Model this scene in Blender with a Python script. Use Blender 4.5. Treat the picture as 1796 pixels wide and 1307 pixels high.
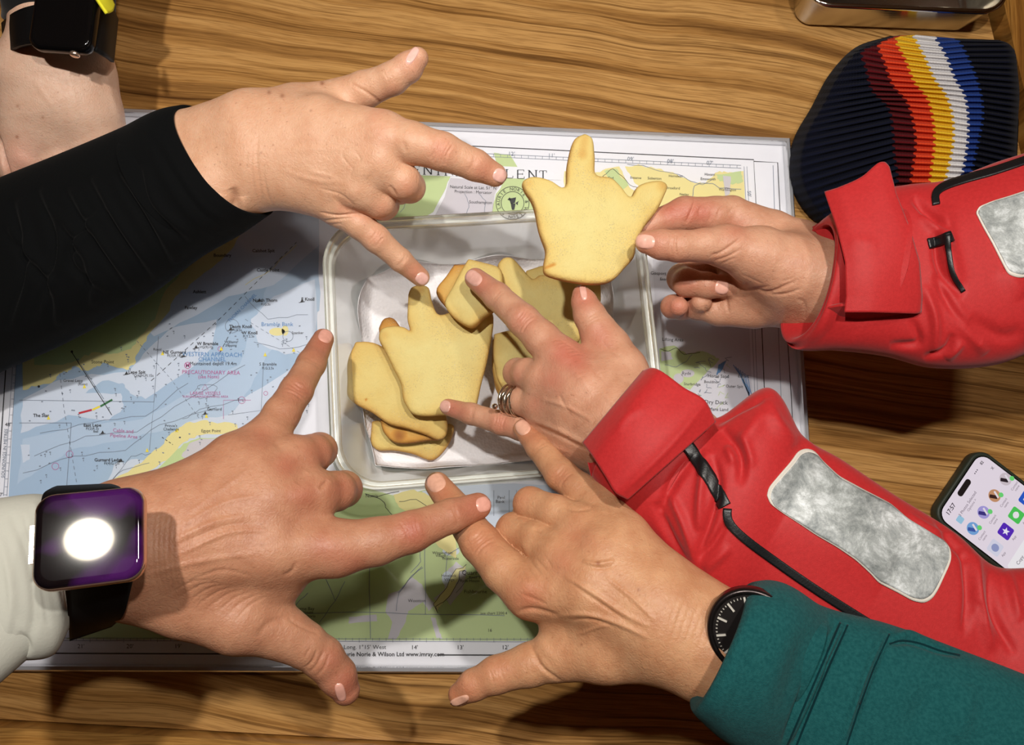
import bpy, math, random
import numpy as np
from mathutils import Vector, Matrix, Euler
from mathutils.bvhtree import BVHTree
random.seed(4); RNG = np.random.RandomState(7)
for o in list(bpy.data.objects): bpy.data.objects.remove(o, do_unlink=True)
SC = bpy.context.scene; COL = SC.collection

# ------------------------------------------------------------------ camera
W, H, FPX = 1796.0, 1307.0, 1300.0
cam = bpy.data.cameras.new('camera'); cam.sensor_fit = 'HORIZONTAL'; cam.sensor_width = 36.0
cam.lens = 36.0*FPX/W; cam.clip_start = .02
camo = bpy.data.objects.new('camera', cam); COL.objects.link(camo)
CAMR = Euler((math.radians(9.5), math.radians(-2.8), math.radians(1.6)), 'XYZ')
camo.rotation_euler = CAMR
RM = np.array(CAMR.to_matrix())
CAMP = np.array([-0.02, -0.105, 0.645]); camo.location = CAMP
SC.camera = camo

# ------------------------------------------------------------------ world, lamps, exposure
SC.view_settings.view_transform = 'Standard'; SC.view_settings.look = 'None'
SC.view_settings.gamma = 1.0; SC.view_settings.exposure = 0.0; SC.view_settings.use_curve_mapping = False
wd = bpy.data.worlds.new('world'); SC.world = wd; wd.use_nodes = True
wd.node_tree.nodes['Background'].inputs[0].default_value = (1.0, .86, .70, 1)
wd.node_tree.nodes['Background'].inputs[1].default_value = .10
LAMPS = [((-0.20, 0.12, .97), 5.2, (1, .95, .88)), ((0.12, 0.10, .97), 3.8, (1, .95, .88)), ((0.46, 0.33, 1.165), 2.6, (1, .93, .84))]
for (lp, le, lc) in LAMPS:
    ld = bpy.data.lights.new('cabin_light', 'AREA'); ld.shape = 'DISK'; ld.size = .030 if lp[2] < 1 else .11; ld.energy = le; ld.color = lc
    lo = bpy.data.objects.new('cabin_light', ld); COL.objects.link(lo); lo.location = lp

# ------------------------------------------------------------------ pixel <-> place helpers
def ray(px, py):
    d = np.array([px-W/2, -(py-H/2), -FPX]); d = RM @ d
    return d/np.linalg.norm(d)
def P(px, py, h=0.0):
    d = ray(px, py); t = (h-CAMP[2])/d[2]
    return CAMP + d*t
def depth(p): return float(-(RM.T @ (np.asarray(p)-CAMP))[2])
def R(p, rpx): return rpx*depth(p)/FPX
def proj(V):
    q = (V-CAMP) @ RM
    return np.stack([W/2 + FPX*q[:, 0]/-q[:, 2], H/2 - FPX*q[:, 1]/-q[:, 2]], 1)

# ------------------------------------------------------------------ materials
def lin(c):
    return tuple((x/12.92 if x <= .04045 else ((x+.055)/1.055)**2.4) for x in (c[0]/255, c[1]/255, c[2]/255)) + (1,)
def newmat(n):
    m = bpy.data.materials.new(n); m.use_nodes = True
    nt = m.node_tree; b = nt.nodes['Principled BSDF']
    return m, nt, b
def nd(nt, t, **k):
    n = nt.nodes.new(t)
    for a, v in k.items():
        if a.startswith('i_'):
            key = a[2:].replace('_', ' ')
            n.inputs[int(key) if key.isdigit() else key].default_value = v
        else: setattr(n, a, v)
    return n
def ramp(nt, pts, interp='LINEAR'):
    r = nt.nodes.new('ShaderNodeValToRGB'); r.color_ramp.interpolation = interp
    e = r.color_ramp.elements
    while len(e) < len(pts): e.new(.5)
    for i, (p, c) in enumerate(pts): e[i].position = p; e[i].color = c
    return r
def mat(name, c, rough=.5, metal=0, c2=None, scale=20, bump=0, bscale=200, spec=.5, coat=0, sheen=0, stretch=None, detail=4):
    m, nt, b = newmat(name); L = nt.links.new
    b.inputs['Base Color'].default_value = lin(c); b.inputs['Roughness'].default_value = rough
    b.inputs['Metallic'].default_value = metal; b.inputs['Specular IOR Level'].default_value = spec
    b.inputs['Coat Weight'].default_value = coat; b.inputs['Sheen Weight'].default_value = sheen
    tc = nd(nt, 'ShaderNodeTexCoord')
    mp = nd(nt, 'ShaderNodeMapping'); L(tc.outputs['Object'], mp.inputs[0])
    if stretch: mp.inputs['Scale'].default_value = stretch
    if c2:
        n = nd(nt, 'ShaderNodeTexNoise', i_Scale=scale, i_Detail=detail); L(mp.outputs[0], n.inputs['Vector'])
        r = ramp(nt, [(.35, lin(c)), (.65, lin(c2))]); L(n.outputs[0], r.inputs[0]); L(r.outputs[0], b.inputs['Base Color'])
    if bump:
        n2 = nd(nt, 'ShaderNodeTexNoise', i_Scale=bscale, i_Detail=3.0); L(mp.outputs[0], n2.inputs['Vector'])
        bp = nd(nt, 'ShaderNodeBump', i_Strength=bump, i_Distance=.0006); L(n2.outputs[0], bp.inputs['Height']); L(bp.outputs[0], b.inputs['Normal'])
    return m

def skin(name, base, red, mott):
    m, nt, b = newmat(name); L = nt.links.new
    tc = nd(nt, 'ShaderNodeTexCoord')
    n = nd(nt, 'ShaderNodeTexNoise', i_Scale=70.0, i_Detail=6.0, i_Roughness=.65); L(tc.outputs['Object'], n.inputs['Vector'])
    r = ramp(nt, [(.32, lin(base)), (.7, lin(mott))]); L(n.outputs[0], r.inputs[0])
    at = nd(nt, 'ShaderNodeAttribute', attribute_name='red')
    mx = nd(nt, 'ShaderNodeMixRGB'); mx.inputs[2].default_value = lin(red)
    L(at.outputs['Fac'], mx.inputs[0]); L(r.outputs[0], mx.inputs[1])
    at2 = nd(nt, 'ShaderNodeAttribute', attribute_name='spot')
    n3 = nd(nt, 'ShaderNodeTexNoise', i_Scale=420.0, i_Detail=2.0); L(tc.outputs['Object'], n3.inputs['Vector'])
    r3 = ramp(nt, [(.66, (0, 0, 0, 1)), (.76, (.4, .4, .4, 1))]); L(n3.outputs[0], r3.inputs[0])
    ad = nd(nt, 'ShaderNodeMath', operation='MAXIMUM'); L(at2.outputs['Fac'], ad.inputs[0]); L(r3.outputs[0], ad.inputs[1])
    mx2 = nd(nt, 'ShaderNodeMixRGB'); mx2.inputs[2].default_value = lin((142, 88, 62))
    L(ad.outputs[0], mx2.inputs[0]); L(mx.outputs[0], mx2.inputs[1]); L(mx2.outputs[0], b.inputs['Base Color'])
    b.inputs['Roughness'].default_value = .46; b.inputs['Specular IOR Level'].default_value = .42
    b.inputs['Subsurface Weight'].default_value = .18; b.inputs['Subsurface Radius'].default_value = (1, .35, .2)
    b.inputs['Subsurface Scale'].default_value = .003
    v = nd(nt, 'ShaderNodeTexVoronoi', i_Scale=900.0); L(tc.outputs['Object'], v.inputs['Vector'])
    n2 = nd(nt, 'ShaderNodeTexNoise', i_Scale=330.0, i_Detail=5.0, i_Roughness=.6, i_Distortion=1.2); L(tc.outputs['Object'], n2.inputs['Vector'])
    bp1 = nd(nt, 'ShaderNodeBump', i_Strength=.5, i_Distance=.0009); L(n2.outputs[0], bp1.inputs['Height'])
    bp = nd(nt, 'ShaderNodeBump', i_Strength=.2, i_Distance=.0004); L(v.outputs[0], bp.inputs['Height']); L(bp1.outputs[0], bp.inputs['Normal'])
    L(bp.outputs[0], b.inputs['Normal'])
    return m

def wood(name, light, mid, dark, ang=0.0, gloss=.32, seed=0.0, along='x'):
    m, nt, b = newmat(name); L = nt.links.new
    tc = nd(nt, 'ShaderNodeTexCoord')
    mp = nd(nt, 'ShaderNodeMapping'); mp.inputs['Rotation'].default_value = (0, 0, ang); mp.inputs['Location'].default_value = (seed, seed, 0)
    L(tc.outputs['Object'], mp.inputs[0])
    wn = nd(nt, 'ShaderNodeTexNoise', i_Scale=2.6, i_Detail=2.0); L(mp.outputs[0], wn.inputs['Vector'])
    sb = nd(nt, 'ShaderNodeVectorMath', operation='SCALE'); sb.inputs['Scale'].default_value = .07; L(wn.outputs[1], sb.inputs[0])
    av = nd(nt, 'ShaderNodeVectorMath', operation='ADD'); L(mp.outputs[0], av.inputs[0]); L(sb.outputs[0], av.inputs[1])
    def st(sc, det, rough=.6):
        q = nd(nt, 'ShaderNodeMapping'); q.inputs['Scale'].default_value = sc if along == 'x' else (sc[1], sc[0], sc[2]); L(av.outputs[0], q.inputs[0])
        k = nd(nt, 'ShaderNodeTexNoise', i_Scale=1.0, i_Detail=det, i_Roughness=rough); L(q.outputs[0], k.inputs['Vector']); return k
    a = st((1.3, 60, 4), 6.0); c = st((2.2, 270, 4), 5.0); f = st((30, 900, 4), 2.0)
    r = ramp(nt, [(.33, lin(dark)), (.45, lin(mid)), (.57, lin(light)), (.72, lin(mid))]); L(a.outputs[0], r.inputs[0])
    rl = ramp(nt, [(.33, (.26, .20, .15, 1)), (.40, (.62, .58, .52, 1)), (.46, (1, 1, 1, 1))]); L(c.outputs[0], rl.inputs[0])
    m1 = nd(nt, 'ShaderNodeMixRGB', blend_type='MULTIPLY'); m1.inputs[0].default_value = .85; L(r.outputs[0], m1.inputs[1]); L(rl.outputs[0], m1.inputs[2])
    rf = ramp(nt, [(.40, (.55, .5, .45, 1)), (.52, (1, 1, 1, 1))]); L(f.outputs[0], rf.inputs[0])
    m2 = nd(nt, 'ShaderNodeMixRGB', blend_type='MULTIPLY'); m2.inputs[0].default_value = .6; L(m1.outputs[0], m2.inputs[1]); L(rf.outputs[0], m2.inputs[2])
    L(m2.outputs[0], b.inputs['Base Color']); b.inputs['Roughness'].default_value = gloss; b.inputs['Specular IOR Level'].default_value = .35
    bp = nd(nt, 'ShaderNodeBump', i_Strength=.15, i_Distance=.0004); L(f.outputs[0], bp.inputs['Height']); L(bp.outputs[0], b.inputs['Normal'])
    return m

def clear(name, white=.06, tint=(.97, .98, 1, 1), rough=.04, gl=.5, wc=(.85, .87, .84, 1)):
    m = bpy.data.materials.new(name); m.use_nodes = True; nt = m.node_tree; L = nt.links.new
    nt.nodes.remove(nt.nodes['Principled BSDF']); out = nt.nodes['Material Output']
    t = nd(nt, 'ShaderNodeBsdfTransparent'); t.inputs[0].default_value = tint
    d = nd(nt, 'ShaderNodeBsdfDiffuse'); d.inputs[0].default_value = wc
    g = nd(nt, 'ShaderNodeBsdfGlossy', i_Roughness=rough)
    f = nd(nt, 'ShaderNodeFresnel', i_IOR=1.45)
    ml = nd(nt, 'ShaderNodeMath', operation='MULTIPLY'); ml.inputs[1].default_value = gl; L(f.outputs[0], ml.inputs[0])
    a = nd(nt, 'ShaderNodeMixShader'); a.inputs[0].default_value = white; L(t.outputs[0], a.inputs[1]); L(d.outputs[0], a.inputs[2])
    s = nd(nt, 'ShaderNodeMixShader'); L(ml.outputs[0], s.inputs[0]); L(a.outputs[0], s.inputs[1]); L(g.outputs[0], s.inputs[2])
    L(s.outputs[0], out.inputs['Surface']); return m
def emit(name, c, s=1.0):
    m, nt, b = newmat(name); b.inputs['Base Color'].default_value = (.01, .01, .01, 1); b.inputs['Roughness'].default_value = .15
    b.inputs['Emission Color'].default_value = lin(c); b.inputs['Emission Strength'].default_value = s; return m

# ------------------------------------------------------------------ object helpers
ORI = {}
def tag(o, label=None, cat=None, group=None, kind=None):
    if label: o['label'] = label
    if cat: o['category'] = cat
    if group: o['group'] = group
    if kind: o['kind'] = kind
    return o
def thing(name, loc, label, cat, group=None):
    o = bpy.data.objects.new(name, None); COL.objects.link(o); o.location = loc; o.empty_display_size = .02
    ORI[o.name] = np.array(loc, float); return tag(o, label, cat, group)
def mk(name, V, F, m, parent=None, smooth=True, loc=None, mats=None, fm=None):
    V = np.asarray(V, float)
    if parent is not None: org = ORI[parent.name]
    else: org = np.array(loc if loc is not None else (V[:, 0].mean(), V[:, 1].mean(), V[:, 2].min()), float)
    me = bpy.data.meshes.new(name)
    if isinstance(F, np.ndarray) and F.shape[1] == 4:
        n = len(F); me.vertices.add(len(V)); me.vertices.foreach_set('co', (V-org).astype(np.float32).ravel())
        me.loops.add(n*4); me.loops.foreach_set('vertex_index', F.astype(np.int32).ravel())
        me.polygons.add(n); me.polygons.foreach_set('loop_start', np.arange(0, n*4, 4, dtype=np.int32))
        me.update(calc_edges=True)
    else:
        me.from_pydata([tuple(v) for v in (V-org)], [], [tuple(int(i) for i in f) for f in F]); me.update()
    for x in (mats or [m]): me.materials.append(x)
    if fm is not None: me.polygons.foreach_set('material_index', np.asarray(fm, np.int32))
    if smooth: me.polygons.foreach_set('use_smooth', np.ones(len(me.polygons), bool))
    me.validate()
    o = bpy.data.objects.new(name, me); COL.objects.link(o)
    if parent is not None: o.parent = parent
    else: o.location = org
    ORI[o.name] = org
    return o
def attr(o, name, vals):
    a = o.data.attributes.new(name, 'FLOAT', 'POINT'); a.data.foreach_set('value', np.asarray(vals, np.float32))
def bvh(V, F): return BVHTree.FromPolygons([tuple(v) for v in V], [tuple(int(i) for i in f) for f in F])
def hit(tree, px, py):
    d = ray(px, py); r = tree.ray_cast(Vector(CAMP), Vector(d))
    if r[0] is None: return None, None
    n = np.array(r[1]);
    if np.dot(n, d) > 0: n = -n
    return np.array(r[0]), n
def vnormals(V, F):
    F = np.asarray(F); a, b, c, d = V[F[:, 0]], V[F[:, 1]], V[F[:, 2]], V[F[:, 3]]
    n = np.cross(c-a, d-b); N = np.zeros_like(V)
    for i in range(4): np.add.at(N, F[:, i], n)
    return N/(np.linalg.norm(N, axis=1, keepdims=True)+1e-12)
def segd(Q, pl):
    best = np.full(len(Q), 1e9); pl = np.asarray(pl, float)
    if len(pl) == 1: return np.linalg.norm(Q-pl[0], axis=1)
    for a, b in zip(pl[:-1], pl[1:]):
        ab = b-a; t = np.clip(((Q-a) @ ab)/(ab @ ab+1e-9), 0, 1)
        best = np.minimum(best, np.linalg.norm(Q-(a+t[:, None]*ab), axis=1))
    return best
def segt(Q, pl):
    pl = np.asarray(pl, float)
    if len(pl) == 1: return np.linalg.norm(Q-pl[0], axis=1), np.full(len(Q), .5)
    L = np.r_[0, np.cumsum(np.linalg.norm(np.diff(pl, axis=0), axis=1))]; best = np.full(len(Q), 1e9); bt = np.zeros(len(Q))
    for k, (a, b) in enumerate(zip(pl[:-1], pl[1:])):
        ab = b-a; t = np.clip(((Q-a) @ ab)/(ab @ ab+1e-9), 0, 1); d = np.linalg.norm(Q-(a+t[:, None]*ab), axis=1)
        m = d < best; best[m] = d[m]; bt[m] = (L[k]+t[m]*(L[k+1]-L[k]))/L[-1]
    return best, bt
def sculpt(V, F, strokes, facing=.12, taper=True):
    """strokes: (polyline of photo points, width px, height mm) pressed into the camera-side surface"""
    N = vnormals(V, F); Q = proj(V); vd = CAMP-V; vd /= np.linalg.norm(vd, axis=1, keepdims=True)
    fac = np.clip(((N*vd).sum(1)-facing)/.3, 0, 1); D = np.zeros(len(V))
    for pl, w, amp in strokes:
        p = np.asarray(pl, float); lo = p.min(0)-3*w; hi = p.max(0)+3*w
        s = np.nonzero((Q[:, 0] > lo[0]) & (Q[:, 0] < hi[0]) & (Q[:, 1] > lo[1]) & (Q[:, 1] < hi[1]))[0]
        if len(s):
            p_ = interp(p, len(p)*4) if len(p) > 2 else p; d, t = segt(Q[s], p_); tp = np.clip(np.sin(np.pi*np.clip(t, .0, 1)), 0, 1)**.55 if (taper and len(p) > 1) else 1.0
            D[s] += amp*.001*np.exp(-(d/w)**2)*tp
    return V + N*(D*fac)[:, None]
def field(V, blobs):
    Q = proj(V); A = np.zeros(len(V))
    for pl, w, a in blobs: A = np.maximum(A, a*np.exp(-(segd(Q, pl)/w)**2))
    return A

# ------------------------------------------------------------------ implicit surfaces
def surfnet(Fv, org, vs):
    S = Fv < 0; c = [S[i:S.shape[0]-1+i, j:S.shape[1]-1+j, k:S.shape[2]-1+k] for i in (0, 1) for j in (0, 1) for k in (0, 1)]
    anyi = c[0].copy(); alli = c[0].copy()
    for x in c[1:]: anyi |= x; alli &= x
    I, J, K = np.nonzero(anyi & ~alli); n = len(I)
    acc = np.zeros((n, 3)); cnt = np.zeros(n)
    E = []
    for a in range(8):
        for ax in range(3):
            o = [(a >> 2) & 1, (a >> 1) & 1, a & 1]
            if o[ax] == 0:
                o2 = list(o); o2[ax] = 1; E.append((o, o2))
    for o, o2 in E:
        f0 = Fv[I+o[0], J+o[1], K+o[2]]; f1 = Fv[I+o2[0], J+o2[1], K+o2[2]]
        m = (f0 < 0) != (f1 < 0); t = np.where(m, f0/np.where(m, f0-f1, 1), 0)
        p = np.array(o)[None]+t[:, None]*(np.array(o2)-np.array(o))[None]
        acc += p*m[:, None]; cnt += m
    V = np.array(org)+(np.stack([I, J, K], 1)+acc/cnt[:, None])*vs
    idx = np.full(np.array(Fv.shape)-1, -1, np.int32); idx[I, J, K] = np.arange(n)
    out = []
    for ax in range(3):
        sl0 = [slice(None)]*3; sl1 = [slice(None)]*3; sl0[ax] = slice(0, -1); sl1[ax] = slice(1, None)
        a = S[tuple(sl0)]; b = S[tuple(sl1)]
        g = np.nonzero(a != b); g = [x.copy() for x in g]; inside0 = a[tuple(g)]
        u, v = (ax+1) % 3, (ax+2) % 3
        ok = (g[u] > 0) & (g[v] > 0) & (g[u] < idx.shape[u]) & (g[v] < idx.shape[v])
        g = [x[ok] for x in g]; inside0 = inside0[ok]
        def at(du, dv):
            q = [g[0], g[1], g[2]]; q[u] = q[u]-du; q[v] = q[v]-dv; return idx[q[0], q[1], q[2]]
        A, B, C, D = at(1, 1), at(0, 1), at(0, 0), at(1, 0)
        f = np.stack([A, B, C, D], 1); f[~inside0] = f[~inside0][:, ::-1]
        out.append(f)
    F = np.concatenate(out); F = F[(F >= 0).all(1)]
    return V, F
def relax(V, F, it=2, lam=.5):
    E = np.concatenate([F[:, [0, 1]], F[:, [1, 2]], F[:, [2, 3]], F[:, [3, 0]]])
    deg = np.bincount(E[:, 0], minlength=len(V))+np.bincount(E[:, 1], minlength=len(V))
    for k in range(it):
        s = np.stack([np.bincount(E[:, 0], V[E[:, 1], i], len(V))+np.bincount(E[:, 1], V[E[:, 0], i], len(V)) for i in range(3)], 1)
        V = V+(s/deg[:, None]-V)*(lam if k % 2 == 0 else -lam*.9)
    return V
def smin(a, b, k):
    h = np.maximum(k-np.abs(a-b), 0)/k; return np.minimum(a, b)-h*h*k*.25
def cone(X, Y, Z, a, b, ra, rb):
    ab = b-a; l = ab @ ab+1e-12
    t = np.clip(((X-a[0])*ab[0]+(Y-a[1])*ab[1]+(Z-a[2])*ab[2])/l, 0, 1)
    return np.sqrt((X-a[0]-t*ab[0])**2+(Y-a[1]-t*ab[1])**2+(Z-a[2]-t*ab[2])**2)-(ra+(rb-ra)*t)
def nodes(ch):
    out = []
    for (x, y, h, r) in ch:
        p = P(x, y, h); out.append((p, R(p, r)))
    return out
def hand_surface(palm, fingers, kp=.011, kf=.0045, kb=.003, vs=.00078):
    PN = [nodes(c) for c in palm]; FN = [nodes(c) for c in fingers]
    allp = np.array([p for c in PN+FN for p, r in c]); allr = max(r for c in PN+FN for p, r in c)
    lo = allp.min(0)-allr-.008; hi = allp.max(0)+allr+.008
    n = np.ceil((hi-lo)/vs).astype(int)+1
    ax = [np.arange(n[i], dtype=np.float32)*vs+np.float32(lo[i]) for i in range(3)]
    def grid(s): return ax[0][s[0], None, None], ax[1][None, s[1], None], ax[2][None, None, s[2]]
    full = (slice(None),)*3
    G = np.full(tuple(n), .05, np.float32)
    def sub(ps, pad):
        a = np.array([p for p, r in ps]); r = max(r for p, r in ps)+pad
        return tuple(slice(max(0, int((a[:, i].min()-r-lo[i])/vs)), int((a[:, i].max()+r-lo[i])/vs)+2) for i in range(3))
    for c in PN:
        s = sub(c, .02); X, Y, Z = grid(s); f = None
        for (a, ra), (b, rb) in zip(c[:-1], c[1:]):
            g = cone(X, Y, Z, a, b, ra, rb); f = g if f is None else smin(f, g, .004)
        G[s] = smin(G[s], f, kp)
    base = G.copy()
    for c in FN:
        s = sub(c, .012); X, Y, Z = grid(s); f = None
        for (a, ra), (b, rb) in zip(c[:-1], c[1:]):
            g = cone(X, Y, Z, a, b, ra, rb); f = g if f is None else smin(f, g, kb)
        G[s] = np.minimum(G[s], smin(base[s], f, kf))
    V, F = surfnet(G, lo, vs)
    return relax(V, F, 6), F

# ------------------------------------------------------------------ sheets, tubes, slabs
def interp(pts, n, smooth=True):
    p = np.asarray(pts, float)
    if len(p) == 1: return np.repeat(p, n, 0)
    d = np.r_[0, np.cumsum(np.linalg.norm(np.diff(p[:, :2], axis=0), axis=1)+1e-6)]; t = np.linspace(0, d[-1], n)
    if not smooth or len(p) < 3: return np.stack([np.interp(t, d, p[:, i]) for i in range(p.shape[1])], 1)
    m = np.zeros_like(p); m[1:-1] = (p[2:]-p[:-2])/(d[2:]-d[:-2])[:, None]
    m[0] = (p[1]-p[0])/(d[1]-d[0]); m[-1] = (p[-1]-p[-2])/(d[-1]-d[-2])
    k = np.clip(np.searchsorted(d, t, 'right')-1, 0, len(p)-2); hh = (d[k+1]-d[k]); s = ((t-d[k])/hh)[:, None]; hh = hh[:, None]
    return (2*s**3-3*s**2+1)*p[k]+(s**3-2*s**2+s)*hh*m[k]+(-2*s**3+3*s**2)*p[k+1]+(s**3-s**2)*hh*m[k+1]
def gridfaces(n, m, closed=False, off=0):
    i, j = np.meshgrid(np.arange(n-1), np.arange(m if closed else m-1), indexing='ij'); j2 = (j+1) % m
    return (np.stack([i*m+j, i*m+j2, (i+1)*m+j2, (i+1)*m+j], -1).reshape(-1, 4)+off)
def tube(secs, n=120, nang=90, slant=0.0, flat=2.3, wall=.0015):
    """secs: (Lx,Ly,Rx,Ry,h,q[,dh]) edge pixels of a sleeve seen from above; q = thickness / width"""
    s = np.asarray([list(x)+[0]*(7-len(x)) for x in secs], float)
    mid = np.c_[(s[:, 0]+s[:, 2])/2, (s[:, 1]+s[:, 3])/2, s]
    g = interp(mid, n)[:, 2:]
    C = []; Wv = []; Q = []
    for r in g:
        a = P(r[0], r[1], r[4]-r[6]); b = P(r[2], r[3], r[4]+r[6]); C.append((a+b)/2); Wv.append((b-a)/2); Q.append(r[5])
    C = np.array(C); Wv = np.array(Wv); Q = np.array(Q)
    T = np.gradient(C, axis=0); U = np.cross(T, Wv); U /= np.linalg.norm(U, axis=1, keepdims=True); U *= np.sign(U[:, 2:3])
    m = nang; th = np.linspace(0, 2*np.pi, m, endpoint=False)
    cx = np.sign(np.cos(th))*np.abs(np.cos(th))**(2/flat); sx = np.sign(np.sin(th))*np.abs(np.sin(th))**(2/flat)
    wl = np.linalg.norm(Wv, axis=1)
    V = C[:, None]+cx[None, :, None]*Wv[:, None]+sx[None, :, None]*(U*(wl*Q)[:, None])[:, None]
    if slant:
        Tn = T/np.linalg.norm(T, axis=1, keepdims=True); V = V+Tn[:, None]*(slant*sx[None, :, None]*np.exp(-(np.arange(n)/(n*.14))**2)[:, None, None])
    # inner lining at the mouth (first ring): fold over and run back inside
    t0 = T[0]/np.linalg.norm(T[0]); inner = []
    for k, (dx, sh) in enumerate([(-.0006, 1-.3*wall/wl[0]), (-.0006, 1-1.2*wall/wl[0]), (.001, 1-2*wall/wl[0]), (.02, 1-2.5*wall/wl[0]), (.045, 1-3*wall/wl[0])]):
        inner.append(C[0]+t0*dx+(V[0]-C[0])*sh)
    V = np.concatenate([np.array(inner[::-1]), V]).reshape(-1, 3)
    F = gridfaces(n+5, m, True)
    N = vnormals(V, F); cc = np.repeat(C, m, 0); M = V[5*m:]-cc
    if (N[5*m:]*M).sum() < 0: F = F[:, ::-1]
    return V, F
def slab(top, thick, dirn=None):
    """top: n x m x 3 grid -> closed thin slab"""
    n, m = top.shape[:2]; V = top.reshape(-1, 3); F = gridfaces(n, m)
    N = vnormals(V, F)
    if N[:, 2].mean() < 0: F = F[:, ::-1]; N = -N
    B = V-N*thick; k = len(V)
    i = np.arange(n*m).reshape(n, m); loop = np.r_[i[0, :-1], i[:-1, -1], i[-1, :0:-1], i[:0:-1, 0]]
    side = np.stack([loop, loop+k, np.roll(loop, -1)+k, np.roll(loop, -1)], 1)
    F2 = np.concatenate([F, F[:, ::-1]+k, side]); return np.concatenate([V, B]), F2
def sheet(A, B, n=40, m=30, bulge=0.0, thick=.0016, sm=True):
    """loft between two photo polylines (px,py,h)"""
    a = interp(A, n, sm); b = interp(B, n, sm); g = np.zeros((n, m, 3))
    for j in range(m):
        t = j/(m-1); q = a*(1-t)+b*t; h = q[:, 2]+bulge*math.sin(math.pi*t)
        for i in range(n): g[i, j] = P(q[i, 0], q[i, 1], h[i])
    return slab(g, thick)
def decal(tree, A, B, n=50, m=14, lift=.0008, thick=.0012, sm=True, round_=0.0):
    """strip or patch laid on a surface: between two photo polylines, dropped onto the mesh"""
    a = interp(A, n, sm); b = interp(B, n, sm); g = np.zeros((n, m, 3)); last = None
    for i in range(n):
        for j in range(m):
            t = j/(m-1); q = a[i]*(1-t)+b[i]*t; p, nn = hit(tree, q[0], q[1])
            if p is None:
                p0 = last if last is not None else P(q[0], q[1], .1); p = P(q[0], q[1], p0[2]); nn = np.array([0, 0, 1.])
            last = p; g[i, j] = p+nn*lift
    for _ in range(2):
        z = g.copy(); z[1:-1] = (g[:-2]+g[2:]+2*g[1:-1])/4; g = z
    return slab(g, thick)
def rrect(cx, cy, hw, hh, r, n=8, z=0.0, rot=0.0):
    pts = []
    for (sx, sy, a0) in ((1, 1, 0), (-1, 1, 90), (-1, -1, 180), (1, -1, 270)):
        for k in range(n+1):
            a = math.radians(a0+90*k/n); x = sx*(hw-r)+r*math.cos(a); y = sy*(hh-r)+r*math.sin(a)
            pts.append((cx+x*math.cos(rot)-y*math.sin(rot), cy+x*math.sin(rot)+y*math.cos(rot), z))
    return np.array(pts)
def rings(rs, cap0=True, cap1=True):
    m = len(rs[0]); V = np.concatenate(rs); F = [tuple(f) for f in gridfaces(len(rs), m, True)]
    if cap0: F.append(tuple(range(m))[::-1])
    if cap1: F.append(tuple((len(rs)-1)*m+i for i in range(m)))
    return V, F
def loc2w(pts, o, X, Y, Z): pts = np.asarray(pts); return np.asarray(o)+pts[:, :1]*X+pts[:, 1:2]*Y+pts[:, 2:3]*Z
def ribbon(pts, w, closed=False):
    p = np.asarray(pts, float); t = np.gradient(p, axis=0)
    if closed: t = np.roll(p, -1, 0)-np.roll(p, 1, 0)
    nrm = np.stack([-t[:, 1], t[:, 0], 0*t[:, 0]], 1); nrm /= np.linalg.norm(nrm, axis=1, keepdims=True)+1e-9
    V = np.concatenate([p-nrm*w/2, p+nrm*w/2]); n = len(p); F = [(i, i+1, n+i+1, n+i) for i in range(n-1)]
    if closed: F.append((n-1, 0, n, 2*n-1))
    return V, F
class Acc:
    def __init__(s): s.V = []; s.F = []; s.n = 0
    def add(s, V, F):
        s.V.append(np.asarray(V, float)); s.F += [tuple(int(i)+s.n for i in f) for f in F]; s.n += len(V)
    def build(s, name, m, parent=None, smooth=False, **k): return mk(name, np.concatenate(s.V), s.F, m, parent, smooth, **k) if s.V else None
_tc = {}
def text_mesh(s, bold=False):
    if (s, bold) in _tc: return _tc[(s, bold)]
    c = bpy.data.curves.new('t', 'FONT'); c.body = s; c.size = 1; c.align_x = 'CENTER'; c.align_y = 'CENTER'; c.resolution_u = 2
    if bold: c.offset = .018
    o = bpy.data.objects.new('t', c); COL.objects.link(o); dg = bpy.context.evaluated_depsgraph_get(); dg.update()
    me = o.evaluated_get(dg).to_mesh(); V = np.array([v.co[:] for v in me.vertices]); F = [tuple(p.vertices) for p in me.polygons]
    bpy.data.objects.remove(o, do_unlink=True); bpy.data.curves.remove(c)
    _tc[(s, bold)] = (V, F); return V, F
def put_text(acc, s, px, py, size, h, ang=0.0, bold=False, wide=1.0):
    V, F = text_mesh(s, bold)
    if not len(V): return
    a = math.radians(ang); o = P(px, py, h); ex = P(px+10*math.cos(a), py+10*math.sin(a), h)-o; ey = P(px+10*math.sin(a), py-10*math.cos(a), h)-o
    sc = size/10.0; acc.add(o+V[:, :1]*ex*sc*wide+V[:, 1:2]*ey*sc, F)
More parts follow.
